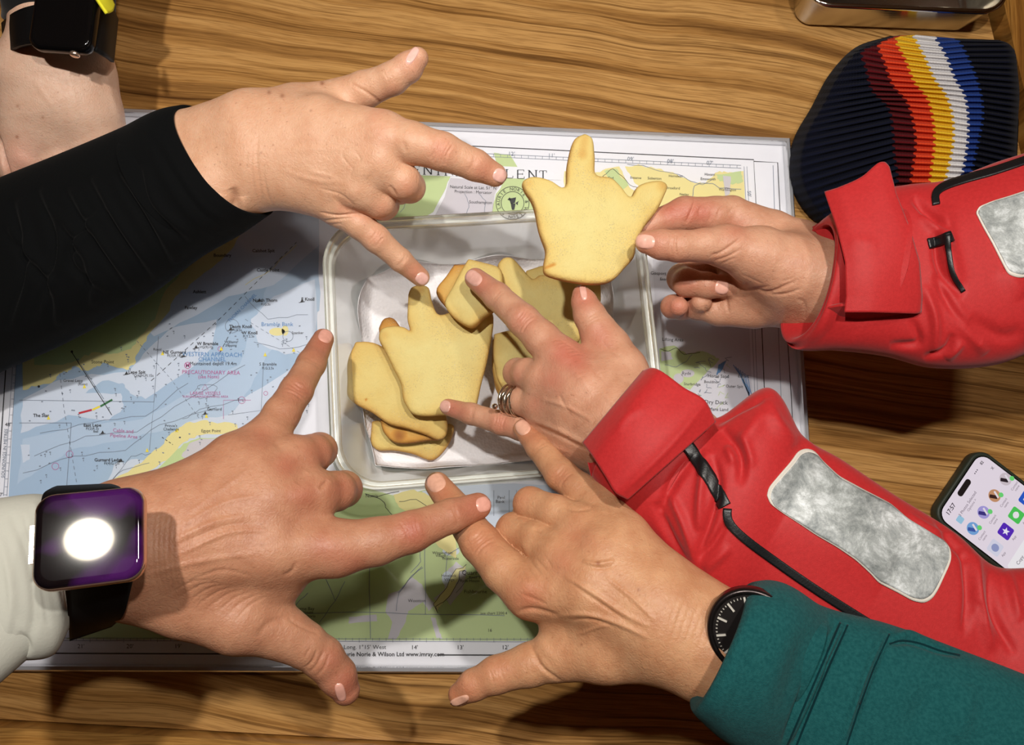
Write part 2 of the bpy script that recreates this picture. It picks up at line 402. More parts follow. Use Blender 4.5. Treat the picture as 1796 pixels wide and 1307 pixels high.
# ------------------------------------------------------------------ the saloon table, its fiddle rails, the cabin sole
M_TEAK = wood('teak_top', (198, 152, 92), (170, 124, 68), (120, 82, 42), ang=math.radians(5.5), gloss=.3)
M_RAIL = wood('teak_rail', (186, 138, 74), (160, 108, 48), (110, 66, 26), ang=math.radians(2), gloss=.3, seed=3)
M_RAILV = wood('teak_rail_upright', (176, 128, 64), (146, 98, 42), (100, 60, 24), ang=0, gloss=.3, seed=5, along='y')
M_SOLE = wood('cabin_sole', (120, 80, 45), (95, 60, 32), (50, 30, 15), gloss=.4, seed=9)
tl, tr, br, bl = P(-420, -330, 0), P(1652, -330, 0), P(2052, 1377, 0), P(-420, 1240, 0)
def prism(quad, z0, z1, bev=.0015):
    q = np.array(quad); c = q.mean(0); out = []
    for ins, z in ((bev, z0), (0, z0+bev), (0, z1-bev), (bev, z1)):
        r = q.copy(); d = (c-q); d[:, 2] = 0; d /= np.linalg.norm(d, axis=1, keepdims=True)+1e-9; r = q+d*ins; r[:, 2] = z; out.append(r)
    return rings(out)
def ccw(q):
    q = np.array(q); a = 0
    for i in range(len(q)): a += q[i][0]*q[(i+1) % len(q)][1]-q[(i+1) % len(q)][0]*q[i][1]
    return q if a > 0 else q[::-1]
table = thing('saloon_table', (0, 0, -.62), 'varnished teak boat table with raised edges under the chart', 'table')
V, F = prism(ccw([tl, tr, br, bl]), -.032, 0); mk('tabletop', V, F, M_TEAK, table, smooth=False)
def rail(a, b, off, z1, name, m):
    a = np.array(a); b = np.array(b); V, F = prism(ccw([a, b, b+off, a+off]), -.03, z1, .004); return mk(name, V, F, m, table, smooth=False)
ro = np.array([.034, .004, 0]); rail(P(1737, 0, 0)+(P(1737, 0, 0)-P(1796, 250, 0))*1.3, br+(br-tr)*.02, ro, .016, 'edge_rail', M_RAILV)
bo = np.array([0.0, -.034, 0]); rail(bl+np.array([-.02, 0, 0]), br+np.array([.03, -.002, 0]), bo, .014, 'edge_rail', M_RAIL)
for sx, sy in ((-.28, .02), (.28, .02)):
    rs = [rrect(sx, sy, w, w*1.6, w*.4, z=z) for w, z in ((.07, -.62), (.07, -.6), (.045, -.58), (.045, -.033))]
    V, F = rings(rs); mk('table_leg', V, F, M_RAILV, table)
V, F = prism([(-1.4, -1.2, 0), (1.5, -1.2, 0), (1.5, 1.2, 0), (-1.4, 1.2, 0)], -.66, -.62); tag(mk('floor', V, F, M_SOLE, smooth=False), kind='structure')

M_WALL = wood('cabin_panel', (150, 100, 55), (124, 80, 42), (90, 54, 26), gloss=.4, seed=2); M_CEIL = mat('headlining', (206, 198, 184), .8)
def plank(name, a, b, m):
    (x0, y0, z0), (x1, y1, z1) = a, b; V, F = rings([np.array([(x0, y0, z), (x1, y0, z), (x1, y1, z), (x0, y1, z)]) for z in (z0, z1)]); return tag(mk(name, V, F, m, smooth=False), kind='structure')
plank('wall_left', (-1.44, -1.2, -.62), (-1.4, 1.2, 1.2), M_WALL); plank('wall_right', (1.5, -1.2, -.62), (1.54, 1.2, 1.2), M_WALL)
plank('wall_back', (-1.4, 1.2, -.62), (1.5, 1.24, 1.2), M_WALL); plank('wall_front', (-1.4, -1.24, -.62), (1.5, -1.2, 1.2), M_WALL); plank('ceiling', (-1.44, -1.24, 1.2), (1.54, 1.24, 1.23), M_CEIL)
for k, (lp, le, lc) in enumerate(LAMPS):
    lb = ['small round hanging lamp nearest the left wall', 'small round hanging lamp over the middle of the table', 'round cabin light set in the ceiling'][k]
    if lp[2] < 1:
        th = np.linspace(0, 2*math.pi, 40, endpoint=False); t = thing('hanging_lamp', (lp[0], lp[1], lp[2]), lb, 'lamp')
        V, F = rings([np.array([(lp[0]+r*math.cos(a), lp[1]+r*math.sin(a), lp[2]+z) for a in th]) for r, z in ((.028, .008), (.029, .001), (.031, 0), (.033, .003), (.031, .03), (.018, .045), (.004, .05))], False, True); mk('lamp_shade', V, F, mat('lamp_shade', (60, 60, 58), .4, .5), t)
        V, F = rings([np.array([(lp[0]+r*math.cos(a), lp[1]+r*math.sin(a), z) for a in th]) for r, z in ((.0285, lp[2]+.0012), (.0275, lp[2]+.0008))], False, True); mk('frosted_disc', V, [f[::-1] for f in F], emit('frosted_disc', (255, 236, 200), 9.0), t)
        V, F = rings([np.array([(lp[0]+.0025*math.cos(a), lp[1]+.0025*math.sin(a), z) for a in th[::4]]) for z in (lp[2]+.05, 1.199)]); mk('lamp_rod', V, F, mat('lamp_rod', (60, 60, 58), .4, .5), t)
        continue
    th = np.linspace(0, 2*math.pi, 48, endpoint=False)
    rs = [np.array([(lp[0]+r*math.cos(a), lp[1]+r*math.sin(a), z) for a in th]) for r, z in ((.057, 1.199), (.057, 1.170), (.059, 1.163), (.066, 1.161), (.070, 1.166), (.072, 1.199))]
    V, F = rings(rs, False, False); tag(mk('ceiling_light', V, F, mat('lamp_trim', (220, 214, 200), .3, .6)), lb, 'lamp')

# ------------------------------------------------------------------ the nautical chart under its clear cover
def flat(n, c, rough=.6): return mat(n, c, rough)
M_PAPER = flat('chart_paper', (232, 233, 240)); M_SEA = flat('print_sea', (164, 188, 212)); M_SHAL = flat('print_shallow', (203, 213, 228))
M_DEEP = flat('print_deep', (178, 198, 219)); M_LAND = flat('print_land', (228, 216, 150)); M_GREEN = flat('print_green', (190, 208, 150)); M_DRY = flat('print_drying', (170, 188, 150))
M_TOWN = flat('print_town', (200, 196, 204)); M_INK = flat('print_ink', (38, 38, 44)); M_GREY = flat('print_grey', (122, 132, 148)); M_MAG = flat('print_magenta', (186, 96, 150))
M_BLUEINK = flat('print_blue', (92, 140, 190)); M_RED = flat('print_red', (190, 30, 50)); M_GRN = flat('print_green_ink', (40, 110, 60)); M_YEL = flat('print_yellow', (236, 214, 60)); M_CREEK = flat('print_creek', (232, 224, 165))
pq = [P(-34, 189, 0), P(1374, 253, 0), P(1432, 1176, 0), P(-66, 1168, 0)]
chart = thing('nautical_chart', (0, 0, .0005), 'printed sea chart in blue, green and yellow spread across the table', 'chart')
V, F = prism(ccw(pq), .0004, .0012, .0002); mk('chart_paper', V, F, M_PAPER, chart, smooth=False)
ZL = .0013
def jit(pl, amp=2.5, n=4, closed=True):
    p = [np.array(q, float) for q in pl]; out = []
    m = len(p) if closed else len(p)-1
    for i in range(m):
        a, b = p[i], p[(i+1) % len(p)]
        for k in range(n):
            q = a+(b-a)*k/n
            if k: q = q+RNG.uniform(-amp, amp, 2)
            out.append(q)
    if not closed: out.append(p[-1])
    return out
layers = {}
def layer(name, m): return layers.setdefault((name, m.name), (Acc(), m))[0]
def poly(name, m, pts, z, amp=2.5, n=4):
    q = jit(pts, amp, n) if amp else pts; V = np.array([P(x, y, ZL+z) for x, y in q]); layer(name, m).add(V, [tuple(range(len(V)))])
def line(name, m, pts, w, z=.0004, amp=0, n=3, closed=False, dash=None):
    q = jit(pts, amp, n, False) if amp else pts; q = np.array([P(x, y, ZL+z) for x, y in q]); w = w*.0005
    if dash:
        L = np.r_[0, np.cumsum(np.linalg.norm(np.diff(q, axis=0), axis=1))]; t = 0
        while t < L[-1]:
            e = min(t+dash*.0005, L[-1]); s = np.array([[np.interp(u, L, q[:, i]) for i in range(3)] for u in (t, e)]); V, F = ribbon(s, w); layer(name, m).add(V, F); t += dash*.0009
    else:
        V, F = ribbon(q, w, closed); layer(name, m).add(V, F)
def circ(name, m, x, y, r, w=0, z=.0004, n=20, ry=None):
    pts = [(x+r*math.cos(a), y+(ry or r)*math.sin(a)) for a in np.linspace(0, 2*math.pi, n, endpoint=False)]
    if w: line(name, m, pts, w, z, closed=True)
    else: poly(name, m, pts, z, 0)
# --- sea and land
S = 'printed_sea'; D = 'printed_shallows'; LN = 'printed_land'; G = 'printed_green_land'; T = 'printed_towns'
poly(S, M_SEA, [(28, 640), (8, 1000), (200, 1000), (480, 900), (560, 800), (556, 560), (560, 420), (440, 380), (260, 560)], 0, 0)
poly(D, M_SHAL, [(40, 700), (90, 672), (140, 660), (225, 652), (262, 610), (300, 575), (380, 560), (372, 610), (330, 650), (255, 700), (228, 690), (215, 672), (180, 668), (150, 690), (212, 690), (216, 715), (190, 738), (120, 728), (90, 742), (36, 760)], .0001)
poly(D, M_DEEP, [(40, 770), (150, 745), (250, 735), (330, 690), (420, 640), (450, 560), (470, 500), (520, 440), (560, 430), (560, 545), (470, 620), (440, 680), (400, 735), (300, 752), (200, 775), (120, 790), (60, 830), (30, 850)], .00008)
poly(D, M_SHAL, [(440, 560), (480, 520), (552, 490), (556, 620), (500, 622), (452, 600)], .0001)
poly(D, M_SHAL, [(180, 862), (200, 815), (240, 805), (264, 806), (300, 770), (330, 740), (400, 728), (440, 690), (520, 640), (560, 640), (560, 900), (200, 940)], .0001)
poly(D, M_SHAL, [(36, 780), (52, 780), (52, 806), (40, 812)], .00012, 1)
poly(D, M_SHAL, [(60, 400), (240, 300), (560, 360), (560, 430), (480, 500), (400, 520), (330, 560), (270, 590), (240, 560)], .0001)
poly(LN, M_LAND, [(32, 420), (200, 380), (430, 400), (404, 440), (372, 470), (332, 500), (308, 520), (292, 552), (258, 590), (243, 618), (235, 640), (226, 648), (205, 645), (182, 636), (168, 644), (150, 650), (132, 642), (120, 650), (104, 656), (90, 672), (62, 678), (40, 684)], .0002)
poly(G, M_GREEN, [(60, 420), (300, 400), (330, 470), (290, 510), (272, 560), (245, 590), (230, 612), (200, 620), (160, 618), (140, 632), (110, 640), (60, 640)], .0003)
poly(LN, M_LAND, [(200, 840), (248, 812), (268, 792), (288, 778), (300, 760), (326, 742), (352, 738), (372, 740), (414, 744), (420, 756), (380, 762), (345, 764), (322, 776), (300, 800), (270, 822), (250, 834), (252, 900), (180, 900)], .0002)
poly(G, M_GREEN, [(300, 800), (322, 778), (350, 768), (400, 766), (420, 900), (200, 900), (250, 845)], .00022, 2)
poly(T, M_TOWN, [(318, 800), (332, 778), (352, 770), (410, 768), (400, 800), (340, 812)], .0003, 1.5)
circ(LN, M_LAND, 486, 582, 14, z=.0002, ry=7); circ(LN, M_LAND, 500, 580, 6, z=.0002, ry=9)
poly(S, M_PAPER, [(520, 640), (562, 620), (562, 860), (530, 800), (500, 760)], .00018, 1)
# island at the foot of the chart
poly(G, M_GREEN, [(116, 1121), (180, 1090), (260, 1050), (430, 900), (620, 850), (700, 872), (770, 852), (900, 860), (980, 930), (1080, 1000), (1100, 1125)], .0002, 0)
poly(D, M_SHAL, [(740, 862), (800, 850), (1000, 850), (1100, 900), (1100, 960), (950, 960), (880, 935), (800, 925), (760, 895)], .0003, 2)
poly(LN, M_LAND, [(690, 868), (725, 858), (760, 872), (800, 905), (800, 980), (770, 960), (740, 910), (700, 890)], .00036, 2)
poly(T, M_TOWN, [(722, 1012), (740, 1025), (752, 1048), (764, 1060), (752, 1072), (742, 1056), (716, 1072), (712, 1090), (694, 1122), (680, 1122), (688, 1092), (676, 1072), (682, 1042), (700, 1036)], .0003, 1)
poly(T, M_TOWN, [(612, 1082), (660, 1078), (662, 1090), (612, 1094)], .0003, 1)
poly(T, M_TOWN, [(800, 985), (818, 1000), (812, 1035), (790, 1062), (780, 1048), (770, 1060), (760, 1050), (780, 1034), (776, 1010)], .0003, 1)
poly('printed_creek', M_CREEK, [(818, 990), (812, 996), (800, 998), (790, 1014), (784, 1030), (772, 1044), (760, 1060), (764, 1072), (772, 1064), (778, 1056), (790, 1044), (798, 1030), (804, 1016), (806, 1002), (814, 1002)], .00035, 1)
line('printed_coastline', M_INK, [(818, 990), (812, 996), (800, 998), (790, 1014), (784, 1030), (772, 1044), (760, 1060), (768, 1076), (764, 1064), (778, 1056), (790, 1044), (798, 1030), (806, 1016), (806, 1002), (816, 1000)], .9, .0004, 1, 2)
poly('printed_creek', M_TOWN, [(756, 1082), (764, 1084), (770, 1106), (776, 1120), (766, 1120), (760, 1100)], .00035, 1)
circ('printed_creek', M_SHAL, 791, 967, 15, z=.00035, ry=8); circ('printed_creek', M_SHAL, 785, 1015, 10, z=.00034, ry=13)
poly(S, M_DEEP, [(1090, 860), (1312, 800), (1330, 1121), (1100, 1121)], .00004, 0); poly(G, M_GREEN, [(1060, 960), (1120, 1000), (1170, 1040), (1230, 1060), (1310, 1100), (1320, 1120), (1060, 1120)], .0001, 3)
# top: green, river, yellow land
poly(G, M_GREEN, [(660, 300), (700, 290), (700, 262), (760, 262), (768, 300), (790, 310), (782, 330), (760, 372), (740, 385), (660, 385)], .0002, 1)
poly(T, M_TOWN, [(790, 312), (880, 318), (868, 340), (862, 385), (760, 385), (780, 345)], .0002, 1)
poly(G, M_GREEN, [(866, 268), (895, 272), (930, 330), (940, 372), (862, 376), (870, 340), (884, 320)], .0002, 1)
poly('printed_title_panel', M_PAPER, [(694, 284), (985, 296), (984, 316), (694, 306)], .00045, 0)
poly(LN, M_LAND, [(990, 300), (1040, 306), (1062, 296), (1100, 292), (1120, 288), (1150, 296), (1180, 302), (1210, 318), (1232, 322), (1250, 310), (1262, 300), (1280, 302), (1304, 300), (1312, 420), (1180, 420), (1050, 400), (990, 360)], .0002, 2)
poly(G, M_GREEN, [(1060, 300), (1082, 296), (1090, 312), (1104, 322), (1090, 336), (1070, 318)], .0003, 1.5)
poly(G, M_GREEN, [(1255, 306), (1300, 300), (1304, 318), (1285, 324), (1262, 318)], .0003, 2)
poly('printed_creek', M_PAPER, [(1085, 290), (1096, 292), (1106, 308), (1114, 322), (1128, 334), (1118, 338), (1104, 328), (1096, 312)], .0004, 1)
poly('printed_creek', M_TOWN, [(1268, 308), (1282, 310), (1280, 340), (1272, 345)], .0004, 1)
line('printed_coastline', M_GREY, [(1215, 345), (1218, 326), (1226, 322), (1250, 322), (1262, 330), (1300, 332)], 1.2, .0004, 1)
line('printed_coastline', M_INK, [(1055, 312), (1068, 300), (1075, 296), (1090, 308), (1104, 324), (1120, 330)], .9, .0004, 1.5)
line('printed_coastline', M_GREY, [(1100, 288), (1128, 290), (1156, 300), (1190, 306), (1212, 318), (1232, 324), (1252, 314)], .9, .0004, 1.5)
# right hand strip
poly(S, flat('print_built_up_glare', (214, 214, 222)), [(1145, 455), (1310, 455), (1322, 780), (1160, 780)], 0, 0)  # lavender town print, paled because the white lamp glare is put into its colour
poly(G, M_GREEN, [(1156, 612), (1182, 606), (1205, 622), (1232, 616), (1252, 624), (1262, 630), (1238, 655), (1210, 684), (1180, 672), (1160, 668)], .0002, 1.5)
poly(T, M_TOWN, [(1160, 616), (1176, 618), (1180, 630), (1160, 634)], .0003, 1); circ(T, M_TOWN, 1190, 664, 9, z=.0003); circ(T, M_TOWN, 1206, 655, 12, z=.0003, ry=7)
poly(S, M_BLUEINK, [(1260, 640), (1276, 630), (1264, 652), (1256, 658)], .0003, 1)
for k in range(7): line('printed_soundings', M_BLUEINK, [(1286+k*4, 640+k*3), (1300+k*3, 662+k*5), (1314, 690+k*3)], 1.4, .0003, 1)
line('printed_coastline', M_INK, [(1158, 612), (1172, 616), (1186, 610), (1200, 622), (1228, 618)], .9, .0004, 1)
line('printed_coastline', M_GREY, [(1166, 640), (1186, 644), (1204, 634), (1214, 622)], .9, .0004, 1)
for k in range(26):
    x, y = 1222+RNG.uniform(0, 60), 632+RNG.uniform(0, 90); line('printed_soundings', M_GREY if k % 3 else M_GREEN, [(x, y), (x+RNG.uniform(-9, 9), y+RNG.uniform(-7, 7)), (x+RNG.uniform(-12, 12), y+RNG.uniform(-9, 9))], .9, .0004, 1)
# borders and scales
B_ = 'printed_border'
line(B_, M_INK, [(214, 221), (560, 240), (762, 253), (1322, 280), (1331, 450), (1345, 790)], 1.6)
line(B_, M_INK, [(1322, 283), (1364, 285), (1372, 450), (1388, 700), (1393, 790)], 1.4); line(B_, M_GREY, [(1356, 290), (1366, 600), (1374, 790)], 1)
line(B_, M_INK, [(70, 1146), (600, 1148)], 2.0); line(B_, M_INK, [(768, 1149), (1110, 1150)], 2.0)
line(B_, M_INK, [(16, 560), (-3, 842)], 1.8)
for dy in (0, 4.5): line(B_, M_GREY, [(30, 1119+dy), (1100, 1122+dy)], .8)
for k in range(90): line(B_, M_GREY, [(40+k*11.8, 1119), (40+k*11.8, 1124 if k % 5 else 1127)], .7)
for dy in (0, 5): line(B_, M_GREY, [(690, 262+dy), (1300, 290+dy)], .8)
for k in range(50): line(B_, M_GREY, [(695+k*12.2, 262+k*.56), (695+k*12.2, 267+k*.56)], .7)
for dx in (0, 5): line(B_, M_GREY, [(1305+dx, 292), (1316+dx, 500), (1328+dx, 790)], .8)
for dx in (0, 6): line(B_, M_GREY, [(30-dx, 620), (12-dx, 870)], .8)
for k in range(18): line(B_, M_GREY, [(25-k*1.05, 630+k*14), (30-k*1.05, 630+k*14)], .7)
# bearings, roads, contours
C_ = 'printed_chart_lines'
for a in ([(105, 655), (112, 716), (140, 880)],): line(C_, M_GREY, a, 1, dash=6)
line(C_, M_GREY, [(34, 742), (125, 742)], .9); line(C_, M_GREY, [(125, 742), (115, 880)], .9); line(C_, M_GREY, [(34, 702), (270, 705), (262, 790)], .9); line(C_, M_GREY, [(270, 705), (278, 590)], .9)
line(C_, M_INK, [(265, 668), (390, 555), (520, 425)], 1.0, dash=7); line(C_, M_GREY, [(240, 598), (300, 665), (350, 735)], .9, dash=5); line(C_, M_INK, [(385, 620), (410, 572)], 1, dash=7)
line(C_, M_INK, [(126, 618), (196, 728)], 1.2); line(C_, M_GREY, [(142, 640), (182, 700)], 1); line(C_, M_INK, [(284, 767), (303, 780)], 1.2, dash=4)
line(C_, M_GREY, [(462, 640), (458, 720), (400, 728)], .8); line(C_, M_MAG, [(392, 735), (392, 702), (440, 702)], .8); line(C_, M_GREY, [(430, 560), (560, 640)], .8, dash=6)
line('printed_light_sectors', M_RED, [(138, 725), (161, 719)], 3.4); line('printed_light_sectors', M_YEL, [(162, 719), (175, 713)], 3.4); line('printed_light_sectors', M_GRN, [(176, 713), (197, 701)], 3.4)
for pts in ([(60, 800), (150, 765), (240, 758), (330, 700), (430, 640)], [(40, 830), (130, 800), (220, 790), (280, 745), (380, 715)], [(70, 760), (160, 742), (255, 730), (330, 672)], [(430, 520), (470, 560), (540, 552)], [(445, 600), (490, 612), (552, 604)], [(190, 850), (230, 800), (265, 795)], [(180, 860), (215, 825), (262, 812)], [(320, 735), (350, 718), (430, 700)], [(340, 690), (352, 675), (380, 678), (376, 696), (350, 700), (338, 692)]):
    line(C_, M_GREY, pts, .8, .0004, 2.5, 4)
line(C_, M_LAND, [(430, 500), (480, 470), (520, 430)], 1, .0004, 2)
for x, y, r in ((407, 572, 12), (505, 590, 9), (424, 702, 6), (122, 797, 6), (386, 612, 4), (466, 690, 3.5), (97, 818, 6)): circ(C_, M_GREY if r > 8 else M_MAG, x, y, r, .8)
for x, y in ((68, 678), (126, 617)): circ('printed_coastline', M_INK, x, y, 2.2)
for x, y in ((322, 624), (344, 609), (222, 655), (180, 759), (212, 808), (405, 577), (360, 725), (455, 527), (530, 528)):
    poly('printed_buoys', M_INK, [(x-4, y+3), (x, y-4), (x+3, y+2)], .0005, 0); line('printed_buoys', M_INK, [(x-6, y+3), (x+5, y+1)], 1)
for x, y in ((85, 733), (148, 678), (258, 790), (285, 620), (388, 612), (465, 622), (362, 730), (310, 755), (515, 614)):
    poly('printed_buoy_yellow', M_YEL, [(x-3, y+3), (x, y-4), (x+3, y+3)], .0005, 0)
for pts in ([(430, 1112), (486, 1078), (560, 1076), (640, 1074), (760, 1078), (885, 1080)], [(565, 1000), (588, 1054), (560, 1092)], [(588, 1054), (605, 1020)], [(695, 1072), (700, 1040), (722, 1010), (742, 996)], [(698, 1040), (716, 1018), (740, 994)], [(735, 960), (738, 985), (720, 1005)], [(745, 950), (746, 1078)], [(648, 995), (650, 1120)], [(782, 1010), (784, 975), (810, 958)], [(800, 1040), (820, 1015), (845, 1010), (870, 1018)], [(500, 1092), (520, 1060), (540, 1040)]):
    line(C_, M_GREY, pts, 1.0, .0005, 1, 3)
for pts in ([(650, 870), (672, 880), (676, 890), (690, 905)], [(700, 880), (730, 876), (760, 895)], [(640, 866), (660, 872), (700, 862)], [(690, 342), (715, 352), (702, 372)], [(815, 340), (822, 356), (818, 375)], [(840, 340), (852, 352), (850, 372)]): line(C_, M_INK if pts[0][1] > 800 else M_GREY, pts, .9, .0005, 2, 3)
for x in (866, 893, 906): line(C_, M_GREY, [(x, 860), (x, 905)], .9)
# soundings scattered on the water
for k in range(210):
    x, y = RNG.uniform(40, 550), RNG.uniform(560, 860)
    if y < 690-.45*x or y > 900-.32*x: continue
    line('printed_soundings', M_GREY, [(x, y), (x+3, y+RNG.uniform(-1, 1))], 1.8); 
    if k % 2: line('printed_soundings', M_GREY, [(x+2, y+2), (x+2, y+5)], 1)
A_ = {}
def txt(s, x, y, sz, m=M_INK, ang=0, bold=False, wide=1.0):
    a = A_.setdefault(m.name, (Acc(), m))[0]; put_text(a, s, x, y, sz, ZL+.0006, -ang, bold, wide)
txt('WESTERN APPROACH', 372, 622, 10.5, M_BLUEINK, -1); txt('CHANNEL', 372, 630.5, 10.5, M_BLUEINK); txt('Maintained depth 19.4m', 374, 638, 8.5, M_INK)
txt('PRECAUTIONARY AREA', 370, 653.5, 9.5, M_MAG, -1); txt('(see Note)', 366, 661, 8.5, M_MAG); txt('LARGE VESSELS', 360, 690, 8, M_MAG); txt('TURNING/MANOEUVRING AREA', 360, 696, 5.5, M_MAG)
line('printed_area_mark', M_MAG, [(354, 684), (359.5, 674), (365, 684)], 1, closed=True); circ('printed_area_mark', M_MAG, 329, 641, 5.5, 1); txt('M', 329, 641, 10, M_MAG, bold=True)
for s, x, y, z in (('Thorn Knoll', 422, 573, 8), ('Fl.G.5s', 416, 579, 6), ('W Knoll', 438, 584, 8), ('Fl.Y.2.5s', 436, 590, 6), ('Bramble Bank', 486, 569, 10), ('W Bramble', 364, 603, 8), ('VQ(9)10s', 362, 609, 6), ('Williams', 405, 600, 6.5), ('Shipping', 405, 606, 6), ('NE Gurnard', 306, 618, 8), ('Fl(3)R.10s', 306, 624, 6.5), ('Spanker', 522, 584, 6.5), ('S Bramble', 470, 639, 7.5), ('Fl.G.2.5s', 470, 646, 6), ('Lepe Spit', 240, 653, 8), ('Q(6)+LFl.15s', 252, 659, 6.5), ('Stone Point', 180, 635, 8.5), ('Gravel Lepe', 128, 668, 7), ('(Ruins)', 145, 674, 6), ('East Lepe', 162, 746, 8), ('Fl(2)R.5s', 162, 752, 6.5), ('Bell', 168, 757, 6), ('The Star', 72, 729, 8), ('Gurnard Ledge', 190, 807, 8), ('Fl(4)G.15s', 196, 813, 6.5), ("Prince's", 300, 747, 7), ('Challenge', 300, 753, 7), ('Gurnard', 376, 718, 7.5), ('Egypt Point', 370, 756, 7.5), ('Calshot Spit', 462, 440, 8), ('Castle Point', 470, 474, 8), ('Ashlett', 350, 512, 8), ('E Knoll', 540, 525, 8), ('Fawley', 335, 540, 8), ('North Thorn', 465, 527, 8), ('Fl.G.3s', 466, 534, 6), ('Royal', 276, 613, 6.5), ('Boundary', 390, 448, 8)):
    txt(s, x, y, z, M_BLUEINK if s == 'Bramble Bank' else M_INK, bold=z == 8)
txt('Cable and', 216, 756, 9, M_MAG, -4); txt('Pipeline Area', 217, 765, 9, M_MAG, -4)
txt('THORN CHANNEL', 425, 540, 8, M_BLUEINK, 45)
for s, x, y, z in (('Wootton', 731, 1054, 8), ('Wippingham', 776, 970, 7), ('Village', 773, 975, 7), ('Waterside', 790, 980, 7), ('Havelock', 787, 1010, 7), ('Village', 788, 1017, 7), ('Quarr', 824, 1005, 11), ('River View', 838, 1013, 7), ('Ryde House', 824, 1019, 7), ('Fishbourne', 834, 1038, 9), ('Osborne Bay', 530, 1068, 8), ('House', 540, 1074, 7), ('Fort Victoria', 535, 1081, 7), ('see chart 2200.4', 866, 1076, 7), ('16', 859, 1106, 8), ('Peel', 879, 873, 8), ('Bank', 877, 880, 8), ('Norris', 652, 870, 8), ('Natural Scale at Lat. 51\u00b0 N', 830, 329, 7.5), ('Projection : Mercator', 830, 337, 7.5), ('Southampton', 843, 355, 7.5), ('Hedge End', 1062, 312, 6.5), ('Bitterne', 1115, 312, 6), ('Soberton', 1148, 313, 6.5), ('Droxford', 1180, 330, 6.5), ('Netley', 1200, 341, 6), ('Havant', 1245, 306, 6.5), ('Emsworth', 1242, 314, 6.5), ('Warblington', 1276, 333, 6), ('Horndean', 1185, 309, 6), ('Dry Dock', 1256, 706, 10), ('Ryde', 1204, 655, 8), ('Sturbridge', 1214, 674, 7), ('Horse Sand', 1260, 660, 8), ('Outer Spit', 1288, 678, 7), ('Bouldnor', 1248, 670, 7), ('No Mans Land', 1254, 718, 8), ('E.Fort', 1304, 660, 8), ('Lifting Area', 1180, 596, 8), ('Gosport Harbour', 1170, 480, 8), ('Entrance', 1170, 490, 7)):
    txt(s, x, y, z, M_INK, -2 if y < 800 else 0)
for s, x, y in (("21'", 142, 1134), ("20'", 228, 1134), ("19'", 312, 1134), ("14'", 727, 1136), ("13'", 807, 1136), ("12'", 886, 1136), ("11'", 966, 1136)): txt(s, x, y, 10.5, M_INK)
for s, x, y in (("12'", 897, 270), ("11'", 967, 273), ("09'", 1106, 279), ("08'", 1176, 283), ("07'", 1245, 286)): txt(s, x, y, 10, M_GREY, -3)
txt("50'", 1314, 340, 9, M_GREY, -85); txt("49'", 1328, 700, 9, M_GREY, -85); txt("48'", 14, 745, 9, M_INK, 0); txt("47'", 0, 868, 9, M_INK)
txt('Long. 1\u00b015\u2032 West', 640, 1135.5, 10, M_INK, wide=1.05); txt('Imray Laurie Norie & Wilson Ltd www.imray.com', 675, 1148, 10.5, M_INK, bold=True, wide=.98)
txt('SOUNDINGS IN METRES', 8, 795, 8, M_GREY, 86)
# title in serif capitals, drawn stroke by stroke
GL = {'E': [[(0, 0), (0, 1)], [(0, 1), (.62, 1)], [(0, .52), (.5, .52)], [(0, 0), (.66, 0)], [(.62, 1), (.62, .8)], [(.66, 0), (.66, .22)], [(.5, .62), (.5, .42)]],
      'N': [[(.05, 0), (.05, 1)], [(.05, 1), (.75, 0)], [(.75, 0), (.75, 1)], [(-.08, 0), (.2, 0)], [(-.08, 1), (.08, 1)], [(.62, 1), (.9, 1)]],
      'T': [[(.35, 0), (.35, 1)], [(0, 1), (.7, 1)], [(0, 1), (0, .78)], [(.7, 1), (.7, .78)], [(.2, 0), (.5, 0)]],
      'R': [[(0, 0), (0, 1)], [(0, 1), (.4, 1), (.56, .9), (.56, .62), (.4, .5), (0, .5)], [(.35, .5), (.72, 0)], [(-.12, 0), (.15, 0)], [(-.12, 1), (0, 1)]],
      'A': [[(0, 0), (.36, 1)], [(.36, 1), (.74, 0)], [(.14, .36), (.6, .36)], [(-.1, 0), (.12, 0)], [(.6, 0), (.86, 0)]],
      'L': [[(0, 0), (0, 1)], [(0, 0), (.6, 0)], [(.6, 0), (.62, .25)], [(-.12, 1), (.16, 1)], [(-.12, 0), (0, 0)]],
      'S': [[(.5, .78), (.48, .95), (.25, 1.02), (.05, .9), (.05, .68), (.25, .54), (.48, .4), (.52, .18), (.34, -.02), (.1, 0), (.02, .24)]],
      'O': [[(.4+.38*math.cos(a), .5+.52*math.sin(a)) for a in np.linspace(0, 6.3, 16)]],
      'C': [[(.38+.38*math.cos(a), .5+.52*math.sin(a)) for a in np.linspace(.7, 5.6, 13)]]}
x0, y0 = 705.0, 297.0
for ch in 'CENTRAL SOLENT':
    if ch != ' ':
        for st in GL[ch]:
            thick = 2.2 if (len(st) == 2 and abs(st[0][1]-st[1][1]) > .5) else (1.5 if len(st) > 2 else 1.0)
            line('printed_title', M_INK, [(x0+a*17.5, y0+(x0-705)*.042+7.5-b*15) for a, b in st], thick, .0007)
    x0 += 19.2 if ch != ' ' else 11
